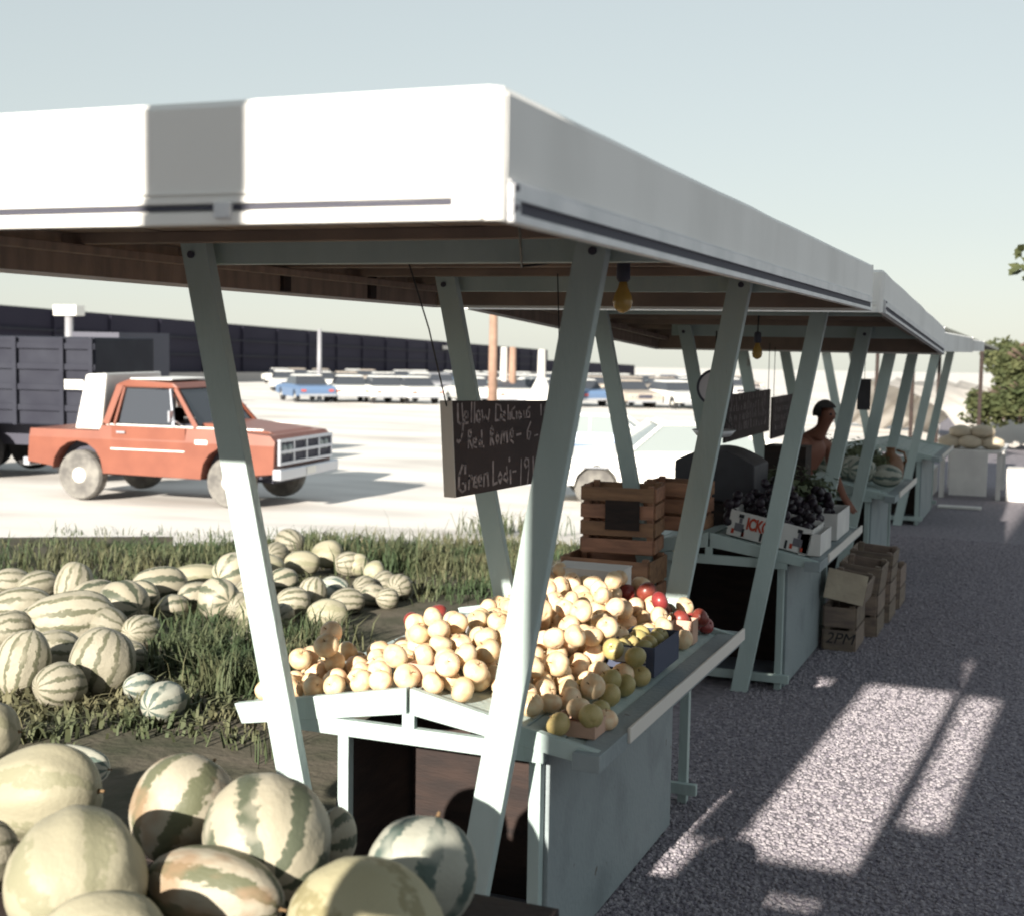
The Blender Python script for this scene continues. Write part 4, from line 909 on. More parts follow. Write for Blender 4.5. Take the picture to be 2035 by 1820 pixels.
# ------------------------------------------------------------------ the person
def person(loc, rz):
    root = empty('person', loc, rz)          # local: facing +x, bending forward
    J = {'pel': (0, 0, .90, .13, .155), 'wst': (.04, 0, 1.04, .115, .145), 'che': (.17, 0, 1.24, .12, .17), 'nck0': (.27, 0, 1.40, .085, .10), 'nck': (.33, 0, 1.47, .055, .06),
         'hl': (0, .10, .84, .095, .10), 'kl': (.05, .11, .47, .068, .07), 'al': (-.04, .11, .09, .045, .05), 'tl': (.10, .12, .035, .035, .045),
         'hr': (0, -.10, .84, .095, .10), 'kr': (.10, -.11, .47, .068, .07), 'ar': (.02, -.11, .09, .045, .05), 'tr': (.16, -.12, .035, .035, .045),
         'sl': (.24, .20, 1.35, .060, .065), 'el': (.30, .25, 1.06, .043, .045), 'wl': (.44, .22, .86, .030, .034),
         'sr': (.24, -.20, 1.35, .060, .065), 'er': (.28, -.25, 1.06, .043, .045), 'wr': (.40, -.24, .84, .030, .034)}
    E = [('pel', 'wst'), ('wst', 'che'), ('che', 'nck0'), ('nck0', 'nck'), ('pel', 'hl'), ('hl', 'kl'), ('kl', 'al'), ('al', 'tl'), ('pel', 'hr'), ('hr', 'kr'), ('kr', 'ar'), ('ar', 'tr'),
         ('che', 'sl'), ('sl', 'el'), ('el', 'wl'), ('che', 'sr'), ('sr', 'er'), ('er', 'wr')]
    # the head and hands are further chains of the same skeleton
    J['hd0'] = (.36, 0, 1.53, .066, .060); J['hd1'] = (.375, 0, 1.61, .092, .078); J['hd2'] = (.37, 0, 1.69, .082, .072); E += [('nck', 'hd0'), ('hd0', 'hd1'), ('hd1', 'hd2')]
    J['nose'] = (.475, 0, 1.585, .012, .011); E += [('hd1', 'nose')]
    for s, wn in ((1, 'wl'), (-1, 'wr')):
        x, y, z = J[wn][:3]; pn = 'p'+wn; J[pn] = (x+.06, y, z-.06, .026, .036); E.append((wn, pn))
        for k in range(4):
            a, b = f'f{k}{wn}', f'g{k}{wn}'
            J[a] = (x+.10, y+(k-1.5)*.020, z-.10, .009, .009); J[b] = (x+.105+.006*k, y+(k-1.5)*.021, z-.145+.012*abs(k-1.2), .008, .008); E += [(pn, a), (a, b)]
        J['t'+wn] = (x+.055, y-s*.045, z-.075, .010, .010); J['u'+wn] = (x+.075, y-s*.052, z-.11, .009, .009); E += [(pn, 't'+wn), ('t'+wn, 'u'+wn)]
    names = list(J); me = bpy.data.meshes.new('body'); me.from_pydata([J[n][:3] for n in names], [(names.index(a), names.index(b)) for a, b in E], [])
    o = link('body', me, M_SKIN, root)
    md = o.modifiers.new('Skin', 'SKIN'); md.use_smooth_shade = True
    for i, n in enumerate(names): me.skin_vertices[0].data[i].radius = J[n][3:5]; me.skin_vertices[0].data[i].use_root = (n == 'pel')
    o.modifiers.new('Sub', 'SUBSURF').levels = 2; o.modifiers['Sub'].render_levels = 2
    # hair cap, ears, eyes
    bm = bmesh.new(); bmesh.ops.create_uvsphere(bm, u_segments=20, v_segments=14, radius=1.0)
    bmesh.ops.delete(bm, geom=[v for v in bm.verts if v.co.z < -0.25 or (v.co.x > 0.45 and v.co.z < 0.35)], context='VERTS')
    for v in bm.verts: v.co = Vector((v.co.x*.112+.358, v.co.y*.098, v.co.z*.118+1.620)); v.co *= 1+0.006*noise.noise(v.co*60)
    fin(bm, 'hair', M_HAIR, root, smooth=True)
    for s in (-1, 1):
        bm = bmesh.new(); bmesh.ops.create_uvsphere(bm, u_segments=8, v_segments=6, radius=1.0)
        for v in bm.verts: v.co = Vector((v.co.x*.016+.36, v.co.y*.010+s*.086, v.co.z*.028+1.60))
        fin(bm, 'ear', M_SKIN, root, smooth=True)
        bm = bmesh.new(); bmesh.ops.create_uvsphere(bm, u_segments=8, v_segments=6, radius=.011)
        for v in bm.verts: v.co += Vector((.449, s*.032, 1.615))
        fin(bm, 'eye', M_BLACKINK, root, smooth=True)
    mkbox('mouth', (.446, -.022, 1.545), (.456, .022, 1.551), M_REDINK, root, 0.002)
    # trousers follow the hips and legs, a bib runs up the chest side
    JT = {'a': (.03, 0, 1.02, .128, .160), 'b': (0, 0, .90, .145, .168), 'l1': (0, .10, .82, .108, .112), 'l2': (.05, .11, .47, .082, .084), 'l3': (-.04, .11, .12, .068, .072), 'r1': (0, -.10, .82, .108, .112), 'r2': (.10, -.11, .47, .082, .084), 'r3': (.02, -.11, .12, .068, .072)}
    nm = list(JT); me2 = bpy.data.meshes.new('trousers'); me2.from_pydata([JT[n][:3] for n in nm], [(nm.index(a), nm.index(b)) for a, b in (('a', 'b'), ('b', 'l1'), ('l1', 'l2'), ('l2', 'l3'), ('b', 'r1'), ('r1', 'r2'), ('r2', 'r3'))], [])
    t = link('trousers', me2, M_DENIM, root); md = t.modifiers.new('Skin', 'SKIN'); md.use_smooth_shade = True
    for i, n in enumerate(nm): me2.skin_vertices[0].data[i].radius = JT[n][3:5]; me2.skin_vertices[0].data[i].use_root = (n == 'b')
    t.modifiers.new('Sub', 'SUBSURF').levels = 2
    return tag(root, 'dark haired person with bare arms and navy trousers bending over produce', 'person')
pp = atD(1640, 835, 11.2)
pe = person((pp.x-0.27, pp.y+0.0, 0), rad(-28)); pe.scale = (0.91, 0.91, 0.91)

# ------------------------------------------------------------------ vehicles (local: +x forward, origin on the ground)
def wheel(par, x, y, r, wd, tyre, hub, name='wheel'):
    bm = bmesh.new(); lathe(bm, [(r*.62, -wd/2), (r*.93, -wd/2), (r, -wd*.3), (r, wd*.3), (r*.93, wd/2), (r*.62, wd/2)], 28, 'y'); o = fin(bm, name, tyre, par, smooth=False)
    o.location = (x, y, r); s = 1 if y > 0 else -1
    bm = bmesh.new(); lathe(bm, [(r*.61, s*wd*.30), (r*.58, s*wd*.44), (r*.34, s*wd*.40), (r*.30, s*wd*.52), (r*.10, s*wd*.56)], 20, 'y'); fin(bm, 'hubcap', hub, o, smooth=True)
    return o
def arch(cx, r, z0, n=9, up=True):
    return [(cx-r*math.cos(math.pi*i/(n-1)), z0+r*math.sin(math.pi*i/(n-1))*1.0) for i in range(n)]
def body_shell(name, prof, hw, mt, par, inset=0.05, bevel=0.035, tumble=None):
    """silhouette polygon extruded across the width, sides drawn in towards the top"""
    bm = bmesh.new(); prism(bm, prof, -hw, hw)
    big = [f for f in bm.faces if len(f.verts) > 6]
    ed = list({e for f in big for e in f.edges})
    bmesh.ops.bevel(bm, geom=ed, offset=bevel, segments=3, affect='EDGES', profile=0.5, clamp_overlap=True)
    if tumble:
        z0, z1, k = tumble; z0 = max(z0, max(z for x, z in prof)-.22)
        bmesh.ops.bisect_plane(bm, geom=list(bm.verts)+list(bm.edges)+list(bm.faces), plane_co=(0, 0, z0), plane_no=(0, 0, 1))
        for v in bm.verts: v.co.y *= 1-k*max(0, (v.co.z-z0)/(z1-z0))
    bmesh.ops.triangulate(bm, faces=[f for f in bm.faces if len(f.verts) > 4])
    return fin(bm, name, mt, par)
def quad(name, pts, mt, par, th=0.012, n=(0, 1, 0)):
    n = Vector(n)*th; P = [Vector(p) for p in pts]
    return hexa(name, P, [p+n for p in P], mt, par, bevel=0)

def pickup():
    t = empty('pickup_truck')
    fx, rx, ra = 1.30, -1.18, 0.43
    low = [(2.02, .52), (2.04, .98), (1.96, 1.06)] + [(1.0, 1.13), (.72, 1.14), (-.72, 1.12), (-.80, 1.12), (-.82, 1.04), (-2.00, 1.04), (-2.04, .55)]
    low += [(rx-ra, .50)] + arch(rx, ra, .46)[0:] + [(rx+ra, .42), (fx-ra, .40)] + arch(fx, ra, .46) + [(fx+ra, .50)]
    body_shell('body', low, .95, M_RED, t, tumble=(.75, 1.15, .045))
    # bonnet with raised centre
    bm = bmesh.new(); prism(bm, [(1.92, 1.055), (1.82, 1.10), (.98, 1.185), (.75, 1.19), (.75, 1.12)], -.68, .68); fin(bm, 'bonnet', M_RED, t, bevel=.012)
    # cab: pillars and roof as one shell with real openings framed by posts
    def cy(z): return .91-.20*sstep(1.12, 1.80, z)
    cabp = lambda x, z, s: (x, s*cy(z), z)
    A0, A1, B1, B0 = (.78, 1.14), (.34, 1.68), (-.58, 1.70), (-.70, 1.14)
    for s in (-1, 1):
        for nm, a, b, wd in (('windscreen_pillar', A0, A1, .06), ('rear_pillar', B0, B1, .11), ('door_pillar', (.42, 1.14), (.26, 1.67), .025), ('window_frame', (-.56, 1.14), (-.50, 1.67), .03)):
            beam(nm, cabp(*a, s), cabp(*b, s), .05, wd, M_RED if nm != 'door_pillar' else M_CHROME, t, bevel=.006, upv=(1, 0, 0))
        quad('side_window', [cabp(-.50, 1.16, s*.985), cabp(.38, 1.16, s*.985), cabp(.23, 1.66, s*.985), cabp(-.48, 1.66, s*.985)], M_GLASS, t, .006, (0, -s, 0))
    # interior seen through the glass
    mkbox('seat', (-.60, -.72, .75), (-.38, .72, 1.32), M_DARKWOOD, t); mkbox('dashboard', (.45, -.80, .9), (.70, .80, 1.17), M_SLOT, t)
    bm = bmesh.new(); prism(bm, [(.40, 1.68), (.28, 1.76), (-.45, 1.80), (-.62, 1.74), (-.66, 1.68)], -.72, .72)
    rf = fin(bm, 'cab_roof', M_RED, t, bevel=.02)
    mkbox('roof_cap', (-.5, -.6, 1.795), (.2, .6, 1.815), M_WHITEP, t, 0.006)
    quad('windscreen', [(.765, -.80, 1.15), (.765, .80, 1.15), (.36, .66, 1.68), (.36, -.66, 1.68)], M_GLASS, t, .006, (.75, 0, .6))
    quad('rear_window', [(-.715, -.72, 1.2), (-.715, .72, 1.2), (-.64, .62, 1.62), (-.64, -.62, 1.62)], M_GLASS, t, .006, (-1, 0, .1))
    mkbox('back_wall', (-.76, -.86, 1.10), (-.70, .86, 1.20), M_RED, t)
    for s in (-1, 1):
        d = mkbox('door', (-.60, s*.912-.012, .50), (.62, s*.912+.012, 1.125), M_RED, t, .008); d.location = (0, s*.022, 0)
        mkbox('handle', (-.50, s*.945-.012, 1.02), (-.36, s*.945+.012, 1.05), M_CHROME, d, .004)
        mkbox('trim_line', (-.60, s*.945-.006, .78), (.62, s*.945+.004, .80), M_WHITEP, d, .001)
        mkbox('badge', (.78, s*.95-.006, .90), (.98, s*.95+.008, .965), M_WHITEP, t, .003)
        tube('door_mirror', [(.55, s*.95, 1.18), (.50, s*1.10, 1.26)], .012, M_CHROME, t); mkbox('mirror', (.46, s*1.10-.05, 1.22), (.49, s*1.10+.05, 1.38), M_CHROME, t)
        mkbox('belt_moulding', (-.7, s*.905-.01, 1.128), (1.85, s*.905+.02, 1.15), M_WHITEP, t, .003)
        for zz in (0,):
            for k in (.70, .52):
                bm = bmesh.new(); lathe(bm, [(.075, 2.045), (.085, 2.06), (.07, 2.085), (.03, 2.095)], 18, 'x', (0, s*k, .86)); fin(bm, 'headlight', M_LGLASS, t, smooth=True)
    g = mkbox('grille', (2.000, -.86, .66), (2.062, .86, 1.0), M_SLOT, t)
    for z in (.665, .83, .99): mkbox('grille_bar', (2.055, -.88, z-.022), (2.100, .88, z+.022), M_CHROME, g)
    for y in (-.86, -.42, 0, .42, .86): mkbox('grille_bar', (2.056, y-.022, .69), (2.096, y+.022, .965), M_CHROME, g)
    mkbox('bumper', (2.020, -.98, .44), (2.160, .98, .60), M_CHROME, t, .02); mkbox('number_plate', (2.162, -.15, .47), (2.168, .15, .58), M_WHITEP, t, 0)
    mkbox('rear_bumper', (-2.16, -.9, .48), (-2.05, .9, .60), M_CHROME, t, .01)
    for s in (-1, 1):
        wheel(t, fx, s*.80, .37, .22, M_TYRE, M_HUB); wheel(t, rx, s*.80, .37, .22, M_TYRE, M_HUB)
    mkbox('chassis', (-1.8, -.45, .34), (1.8, .45, .50), M_SLOT, t)
    mkbox('wheel_well', (fx-.42, -.70, .42), (fx+.42, .70, .9), M_SLOT, t); mkbox('wheel_well', (rx-.42, -.70, .42), (rx+.42, .70, .9), M_SLOT, t)
    # white slip-on cover in the bed, right behind the cab
    cv = hexa('white_bed_cover', [(-1.28, -.86, 1.05), (-.83, -.86, 1.05), (-.83, .86, 1.05), (-1.28, .86, 1.05)], [(-1.15, -.76, 1.86), (-.80, -.76, 1.88), (-.80, .76, 1.88), (-1.15, .76, 1.86)], M_WHITEP, t, .03)
    return t
pk = pickup()
cf = atD(462, 1003, 19.6); cr = atD(168, 990, 21.0)
hang = rad(5)
# front near wheel (x=1.42, y=-0.80) stands at cf
off = Matrix.Rotation(hang, 3, 'Z') @ Vector((1.30, -0.80, 0))
pk.location = (cf.x-off.x, cf.y-off.y, gz(cf.x, cf.y)+0.012); pk.rotation_euler = (0, 0, hang)
tag(pk, 'orange-red pickup truck with a white bed cover parked on the pale lot', 'pickup truck')

# dark truck on the left, half out of the picture
def dark_truck():
    t = empty('dark_truck')
    mkbox('cargo_body', (-3.4, -1.0, .95), (0.9, 1.0, 2.45), M_NAVY, t, .03)
    for z in (1.25, 1.6, 1.95, 2.3): mkbox('side_rail', (-3.42, -1.045, z-.05), (.92, -1.005, z+.05), M_NAVY, t, .004)
    for x in (-3.3, -2.4, -1.5, -.6, .3, .85): mkbox('side_post', (x-.04, -1.075, .95), (x+.04, -1.048, 2.45), M_NAVY, t, .004)
    for x in (-2.9, .55): mkbox('number_plate', (x-.18, -1.09, 1.58), (x+.18, -1.078, 1.74), M_WHITEP, t, 0)
    mkbox('chassis', (-3.4, -.4, .55), (1.9, .4, .92), M_SLOT, t)
    for x in (-2.4, -1.5):
        for s in (-1, 1): wheel(t, x, s*.82, .45, .26, M_TYRED, M_CONC)
    for s in (-1, 1): wheel(t, .45, s*.82, .45, .26, M_TYRED, M_CONC)
    return t
dt = dark_truck(); q = atD(186, 975, 23.0)
dt.location = (q.x-1.0, q.y+0.9, gz(q.x, q.y)+0.012); dt.rotation_euler = (0, 0, hang+rad(3)); dt.scale = (1, 1, 1)
tag(dt, 'dark navy slatted truck beside the tail of the orange-red pickup', 'truck')
gb = mkbox('grey_container', (-.52, -.9, 0), (.52, .9, 2.62), M_GREYC); q = atD(243, 760, 27); gb.location = (q.x, q.y, gz(q.x, q.y)+0.012); gb.rotation_euler = (0, 0, hang)
bm = None
for i in range(4): mkbox('door_rib', (-.48+.3*i, -.925, .1), (-.44+.3*i, -.901, 2.5), M_TARP, gb, .002)
tag(gb, 'tall grey container rising behind the cab of the orange-red pickup', 'container')

def sedan(paint, roofm, label, group=None, lo=False):
    t = empty('parked_car')
    fx, rx, ra = 1.45, -1.45, .36
    low = [(2.45, .42), (2.50, .62), (2.42, .80), (1.15, .90), (.75, .93), (-1.15, .95), (-2.45, .88), (-2.55, .70), (-2.50, .40), (rx-ra, .38)] + arch(rx, ra, .36, 7) + [(rx+ra, .30), (fx-ra, .30)] + arch(fx, ra, .36, 7) + [(fx+ra, .38)]
    body_shell('body', low, .95, paint, t, tumble=(.6, .95, .04))
    def cyy(z): return .86-.16*sstep(.92, 1.40, z)
    gh = [(.95, .92), (.40, 1.36), (-.95, 1.38), (-1.45, .94)]
    bm = bmesh.new(); prism(bm, [(.90, .93), (.38, 1.345), (-.93, 1.36), (-1.40, .94)], -1, 1)
    for v in bm.verts: v.co.y *= cyy(v.co.z)-.012
    fin(bm, 'glasshouse', M_GLASS if lo else M_LGLASS, t)
    hexa('roof', [(.42, -.71, 1.35), (.42, .71, 1.35), (-.98, .71, 1.365), (-.98, -.71, 1.365)], [(.30, -.62, 1.42), (.30, .62, 1.42), (-.85, .62, 1.43), (-.85, -.62, 1.43)], roofm, t, .012)
    if not lo:
        for s in (-1, 1):
            for a, b, wd in (((.92, .93), (.40, 1.36), .05), ((-.25, .94), (-.25, 1.37), .03), ((-1.40, .95), (-.95, 1.37), .20)):
                beam('pillar', (a[0], s*cyy(a[1]), a[1]), (b[0], s*cyy(b[1]), b[1]), .03, wd, roofm, t, upv=(1, 0, 0))
            mkbox('side_trim', (-2.3, s*.945-.012, .66), (2.3, s*.945+.014, .69), M_CHROME, t, .002); mkbox('door_handle', (-.55, s*.925-.01, .80), (-.40, s*.925+.016, .825), M_CHROME, t, .002)
    for s in (-1, 1):
        for k in (.72, .50):
            bm = bmesh.new(); lathe(bm, [(.07, 2.46), (.075, 2.50), (.05, 2.52)], 12, 'x', (0, s*k, .64)); fin(bm, 'headlight', M_LGLASS, t)
        mkbox('tail_light', (-2.57, s*.72-.12, .62), (-2.535, s*.72+.12, .72), M_REDINK, t, .002)
    mkbox('grille', (2.485, -.38, .55), (2.515, .38, .74), M_SLOT, t, .002)
    mkbox('bumper', (2.47, -.93, .36), (2.58, .93, .47), M_CHROME, t, .01); mkbox('bumper', (-2.64, -.93, .38), (-2.53, .93, .50), M_CHROME, t, .01)
    for s in (-1, 1): wheel(t, fx, s*.80, .33, .19, M_TYRE if not lo else M_TYRED, M_HUB); wheel(t, rx, s*.80, .33, .19, M_TYRE if not lo else M_TYRED, M_HUB)
    return tag(t, label, 'car', group)
c1 = sedan(M_WHITEP, M_WHITEP, 'white sedan parked on the lot behind the reddish crates'); q = atD(1345, 1000, 21.5)
c1.location = (q.x, q.y, gz(q.x, q.y)+.012); c1.rotation_euler = (0, 0, rad(204)); c1.scale = (.95, 1, .92)
M_BLUEP = mat('blue_car_paint', (.10, .16, .27), .35, spec=.5); M_TANP = mat('tan_car_paint', (.42, .36, .30), .4, spec=.5); M_GREYP = mat('grey_car_paint', (.25, .25, .27), .4, spec=.5); M_AQUAP = mat('aqua_car_paint', (.30, .45, .45), .4, spec=.5)
c2 = sedan(M_BLUEP, M_WHITEP, 'blue car with a white roof parked behind the white sedan'); q = atD(1200, 905, 29)
c2.location = (q.x, q.y, gz(q.x, q.y)+.012); c2.rotation_euler = (0, 0, rad(12)); c2.scale = (.9, .9, .8)
# the far rows: one small car per paint, then copies
protos = {}
nc = 0
rc = random.Random(5)
def lot_at(u, d):
    r = ray(u, 700); r = Vector((r.x, r.y, 0)); r = r/(r.dot(Vector((FW.x, FW.y, 0)).normalized())); p = Vector((0, 0, 0))+r*d
    return Vector((p.x, p.y, gz(p.x, p.y)+.012))
paints = {'white': (M_WHITEP, M_WHITEP), 'tan': (M_TANP, M_TANP), 'grey': (M_GREYP, M_GREYP), 'blue': (M_BLUEP, M_WHITEP), 'aqua': (M_AQUAP, M_WHITEP)}
for rowi, (d, n, u0, u1) in enumerate(((72, 11, 560, 1440), (96, 15, 540, 1470), (125, 20, 520, 1500))):
    for i in range(n):
        u = u0+(u1-u0)*(i+rc.uniform(.2, .8))/n
        k = rc.choice(('white', 'white', 'white', 'tan', 'grey', 'blue', 'aqua'))
        lab = 'small %s car in the %s far row on the pale lot' % (k, ('first', 'second', 'third')[rowi])
        g = '%s cars in the %s far row' % (k, ('first', 'second', 'third')[rowi])
        if k not in protos: o = protos[k] = sedan(*paints[k], lab, g, lo=True)
        else: o = copy_tree(protos[k])
        o['label'] = lab; o['group'] = g
        o.location = lot_at(u, d+rc.uniform(-1.5, 1.5)); o.rotation_euler = (0, 0, PSI+rad(90+rc.choice((0, 180))+rc.uniform(-8, 8)+18))

# ------------------------------------------------------------------ long dark building, its poles
def world_at(u, d): return lot_at(u, d)
bA, bB, bC = lot_at(-260, 86), lot_at(1088, 250), lot_at(1262, 300)
bd = empty('long_building')
def hgt(u, v_top, d): return atD(u, v_top, d).z
def wallseg(a, b, za0, zb0, za1, zb1, depth, mt, name):
    d = (b-a); d.z = 0; n = Vector((-d.y, d.x, 0)).normalized()*depth
    return hexa(name, [(a.x, a.y, za0), (b.x, b.y, zb0), (b.x+n.x, b.y+n.y, zb0), (a.x+n.x, a.y+n.y, za0)], [(a.x, a.y, za1), (b.x, b.y, zb1), (b.x+n.x, b.y+n.y, zb1), (a.x+n.x, a.y+n.y, za1)], mt, bd, 0)
zt = hgt(540, 655, 148)
wallseg(bA, bB, bA.z-1, bB.z-1, hgt(-260, 585, 86), hgt(1088, 696, 250), 40, M_BLDG, 'main_wall')
wallseg(bB, bC, bB.z-1, bC.z-1, hgt(1088, 716, 250), hgt(1262, 726, 300), 30, M_BLDG, 'annexe_wall')
dv = (bB-bA)
nrm = Vector((dv.y, -dv.x, 0)).normalized()
for i in range(22):
    t0 = (i+.5)/22; a = bA+dv*t0+nrm*.12
    zz1 = hgt(-260, 585, 86)*(1-t0)+hgt(1088, 696, 250)*t0
    b_ = beam('cladding_rib', (a.x, a.y, a.z-.5), (a.x, a.y, zz1-.15), .25, .2, M_BLDG, bd, 0, upv=nrm)
for zf in (.45, .72):
    a, b = bA+nrm*.1, bB+nrm*.1
    beam('cladding_band', (a.x, a.y, bA.z+(hgt(-260, 585, 86)-bA.z)*zf), (b.x, b.y, bB.z+(hgt(1088, 696, 250)-bB.z)*zf), .2, .14, M_NAVY, bd, 0)
a, b = bA+nrm*.5, bB+nrm*.5
beam('plinth', (a.x, a.y, a.z+.35), (b.x, b.y, b.z+.35), .8, 1.1, M_BLDGBASE, bd, 0)
for (u, v, d, wd, hh) in ((825, 690, 195, 4.0, .55),):
    t0 = 0.66; p = bA+dv*t0+nrm*.3; beam('pale_sign_panel', (p.x-dv.normalized().x*wd/2, p.y-dv.normalized().y*wd/2, hgt(u, v, p.dot(Vector((FW.x, FW.y, 0)).normalized()))), (p.x+dv.normalized().x*wd/2, p.y+dv.normalized().y*wd/2, hgt(u, v, p.dot(Vector((FW.x, FW.y, 0)).normalized()))), .1, hh, M_CONC, bd, 0)
settle(bd, (bA.x, bA.y, bA.z)); tag(bd, 'long dark slate building closing the far side of the pale lot', 'building')
def pole(u, d, v_top, r, mt, label, name='utility_pole', arms=False, base=False, cap=None):
    p = lot_at(u, d); zt_ = atD(u, v_top, d).z; t = empty(name, p)
    bm = bmesh.new(); lathe(bm, [(r*1.15, 0), (r, (zt_-p.z)*.5), (r*.85, zt_-p.z)], 12, 'z'); fin(bm, 'shaft', mt, t, smooth=True)
    if arms: mkbox('cross_arm', (-1.1, -.06, zt_-p.z-.5), (1.1, .06, zt_-p.z-.35), mt, t)
    if base:
        bm = bmesh.new(); lathe(bm, [(.95, 0), (.2, 1.5)], 20, 'z'); fin(bm, 'cone_base', M_WHITEP, t)
    if cap: mkbox('lamp_head', (-cap, -.3, zt_-p.z-.35), (cap, .3, zt_-p.z+.1), M_WHITEP, t, .02)
    return tag(t, label, 'pole')
pole(980, 60, 560, .19, M_POLE, 'brown wooden utility pole rising above the chalk price board', arms=False)
pole(1002, 70, 690, .20, M_CONC, 'pale post just right of the brown utility pole', 'lot_post'); pole(1019, 70, 690, .20, M_POLE, 'pinkish post next to the pale one by the brown utility pole', 'lot_post')
pole(1077, 68, 695, .22, M_CONC, 'pale post with a white cone base on the lot', 'lot_post', base=True)
pole(635, 75, 655, .13, M_GREYP, 'thin grey lamp post before the long dark building', 'lamp_post')
pole(138, 60, 612, .20, M_GREYP, 'grey lamp post with a pale wide head above the navy truck', 'lamp_post', cap=.62)

# ------------------------------------------------------------------ far end of the aisle
def tree(loc, h, rx, rz, label, seed, n=2600, trunk=.12):
    t = empty('tree', loc); r = random.Random(seed)
    tube('trunk', [(0, 0, -.05), (.05, 0, h*.3), (.02, .06, h*.55), (.1, 0, h*.8)], trunk, M_BARK, t, 8)
    for k in range(6):
        a = k*1.05+r.random(); tube('limb', [(.03, .02, h*(.35+.06*k)), (rx*.35*math.cos(a), rx*.35*math.sin(a), h*(.5+.06*k)), (rx*.7*math.cos(a), rx*.7*math.sin(a), h*(.58+.06*k))], trunk*.35, M_BARK, t, 6)
    bm = bmesh.new(); lob = [(Vector((r.uniform(-.6, .6)*rx, r.uniform(-.6, .6)*rx, h-rz+r.uniform(-.6, .5)*rz)), r.uniform(.35, .6)) for _ in range(14)]
    for i in range(n):
        c, s = r.choice(lob); d = Vector((r.gauss(0, 1), r.gauss(0, 1), r.gauss(0, 1))).normalized()*(r.random()**.4)
        p = c+Vector((d.x*rx*s, d.y*rx*s, d.z*rz*s)); u = Vector((r.gauss(0, 1), r.gauss(0, 1), r.gauss(0, .6))).normalized(); v = u.orthogonal().normalized(); q = r.uniform(.05, .10)*(1+rx*.12)
        bm.faces.new([bm.verts.new(x) for x in (p-u*q, p+v*q*.6, p+u*q, p-v*q*.6)])
    fin(bm, 'crown', M_LEAF, t); return tag(t, label, 'tree')
p = lot_at(2000, 39); tree((p.x, p.y, 0.7), 1.65, 0.9, .75, 'bushy green tree at the far end of the aisle', 4)
p = lot_at(2040, 37); tree((p.x, p.y, 0.6), 1.7, 1.0, .8, 'broad low tree beside the bushy one at the far end', 9)
for i, (u, d, h) in enumerate(((1968, 34, .8), (2000, 33.5, .95), (2032, 33, 1.1))):
    p = lot_at(u, d); tree((p.x, p.y, 0.30), h, .62, .55, 'dark low shrub under the bushy tree at the aisle end', 20+i, 900, .04)['group'] = 'shrubs at the aisle end'
p = lot_at(2168, 15); tree((p.x, p.y, 0), 3.35, .82, .62, 'leafy tree whose dark boughs reach in over the aisle end', 31, 1400, .07)
# pale earth bank closing the far end
bm = bmesh.new(); W_ = 24
cA, cB = lot_at(1860, 40), lot_at(2200, 33)
rows = []
for i in range(W_+1):
    a = cA+(cB-cA)*i/W_; n = Vector((FW.x, FW.y, 0)).normalized(); row_ = []
    for j, (k, h) in enumerate(((-3.0, -.35), (-1.0, .35), (1.5, .6), (4, .85), (8, 1.0), (14, -.8))):
        hh = h*(1+.25*noise.noise((i*.5, j*.7, 2)))+.12*noise.noise((i*1.7, j*2.0, 5)); q = a+n*k; row_.append(bm.verts.new((q.x, q.y, hh-.15)))
    rows.append(row_)
for i in range(W_):
    for j in range(5): bm.faces.new((rows[i][j], rows[i+1][j], rows[i+1][j+1], rows[i][j+1]))
tag(fin(bm, 'earth_bank', M_BANK, smooth=True), kind='structure')
# low shed with a dark roof whose slope shows past the second stand
sh = empty('roadside_shed'); 
r0, r1, r2 = atD(1856, 634, 26), atD(1985, 697, 26), atD(1900, 703, 26)
rt = Vector((RT.x, RT.y, 0)).normalized(); nf = Vector((FW.x, FW.y, 0)).normalized()
a, b = r0, r1
def off_(p, du, dd, dz): return (p+rt*du+nf*dd+Vector((0, 0, dz)))
hexa('roof', [off_(a, -.35, 0, -.02), b, off_(b, 0, 3, 0), off_(a, -.35, 3, -.02)], [off_(a, -.35, 0, .06), off_(b, 0, 0, .05), off_(b, 0, 3, .05), off_(a, -.35, 3, .06)], M_ROOFD, sh, .005)
z0 = gz(b.x, b.y)
ha = a.z-.03; hb = b.z-.03
wl, wr = off_(a, -.30, .2, 0), off_(b, -.25, .2, 0)
hw = hb+(ha-hb)*.12
for q_, hh_ in ((wl, ha), (wr, hw), (wl+nf*2.6, ha), (wr+nf*2.6, hw)): mkbox('post', (q_.x-.035, q_.y-.035, z0), (q_.x+.035, q_.y+.035, hh_-.02), M_DARKWOOD, sh)
settle(sh, (wl.x, wl.y, z0)); tag(sh, 'open shelter with a dark sloping roof past the end of the stands', 'shelter')
# sunlit white table with boxes and sacks at the end of the aisle
et = empty('white_trestle'); p = onZ(1925, 992, 0.0); ex, ey = p.x, p.y
mkbox('table_top', (ex-.42, ey, .62), (ex+.42, ey+1.6, .66), M_WCARD, et)
mkbox('front_sheet', (ex-.26, ey-.02, .05), (ex+.22, ey-.003, .655), M_WCARD, et)
for x in (-.36, .36):
    for yy in (.08, 1.5): mkbox('leg', (ex+x-.03, ey+yy-.03, 0), (ex+x+.03, ey+yy+.03, .62), M_WCARD, et)
settle(et, (ex, ey, 0)); tag(et, 'white cloth-fronted trestle table standing in sun at the aisle end', 'table')
SK = melon_mesh('sack', 6, .03, .02, 3); SK.materials.append(M_SACK)
for i, (x, y, z) in enumerate(((-.28, .3, .74), (-.02, .25, .75), (.26, .3, .74), (-.16, .35, .88), (.12, .32, .89), (-.25, .9, .74), (.05, .9, .75))):
    o = link('sack', SK); o.location = (ex+x, ey+y, z); o.scale = (.17, .15, .09); o.rotation_euler = (0, 0, i*.7); tag(o, 'plump tan sack heaped on the white trestle table', 'sack', 'tan sacks on the trestle table')
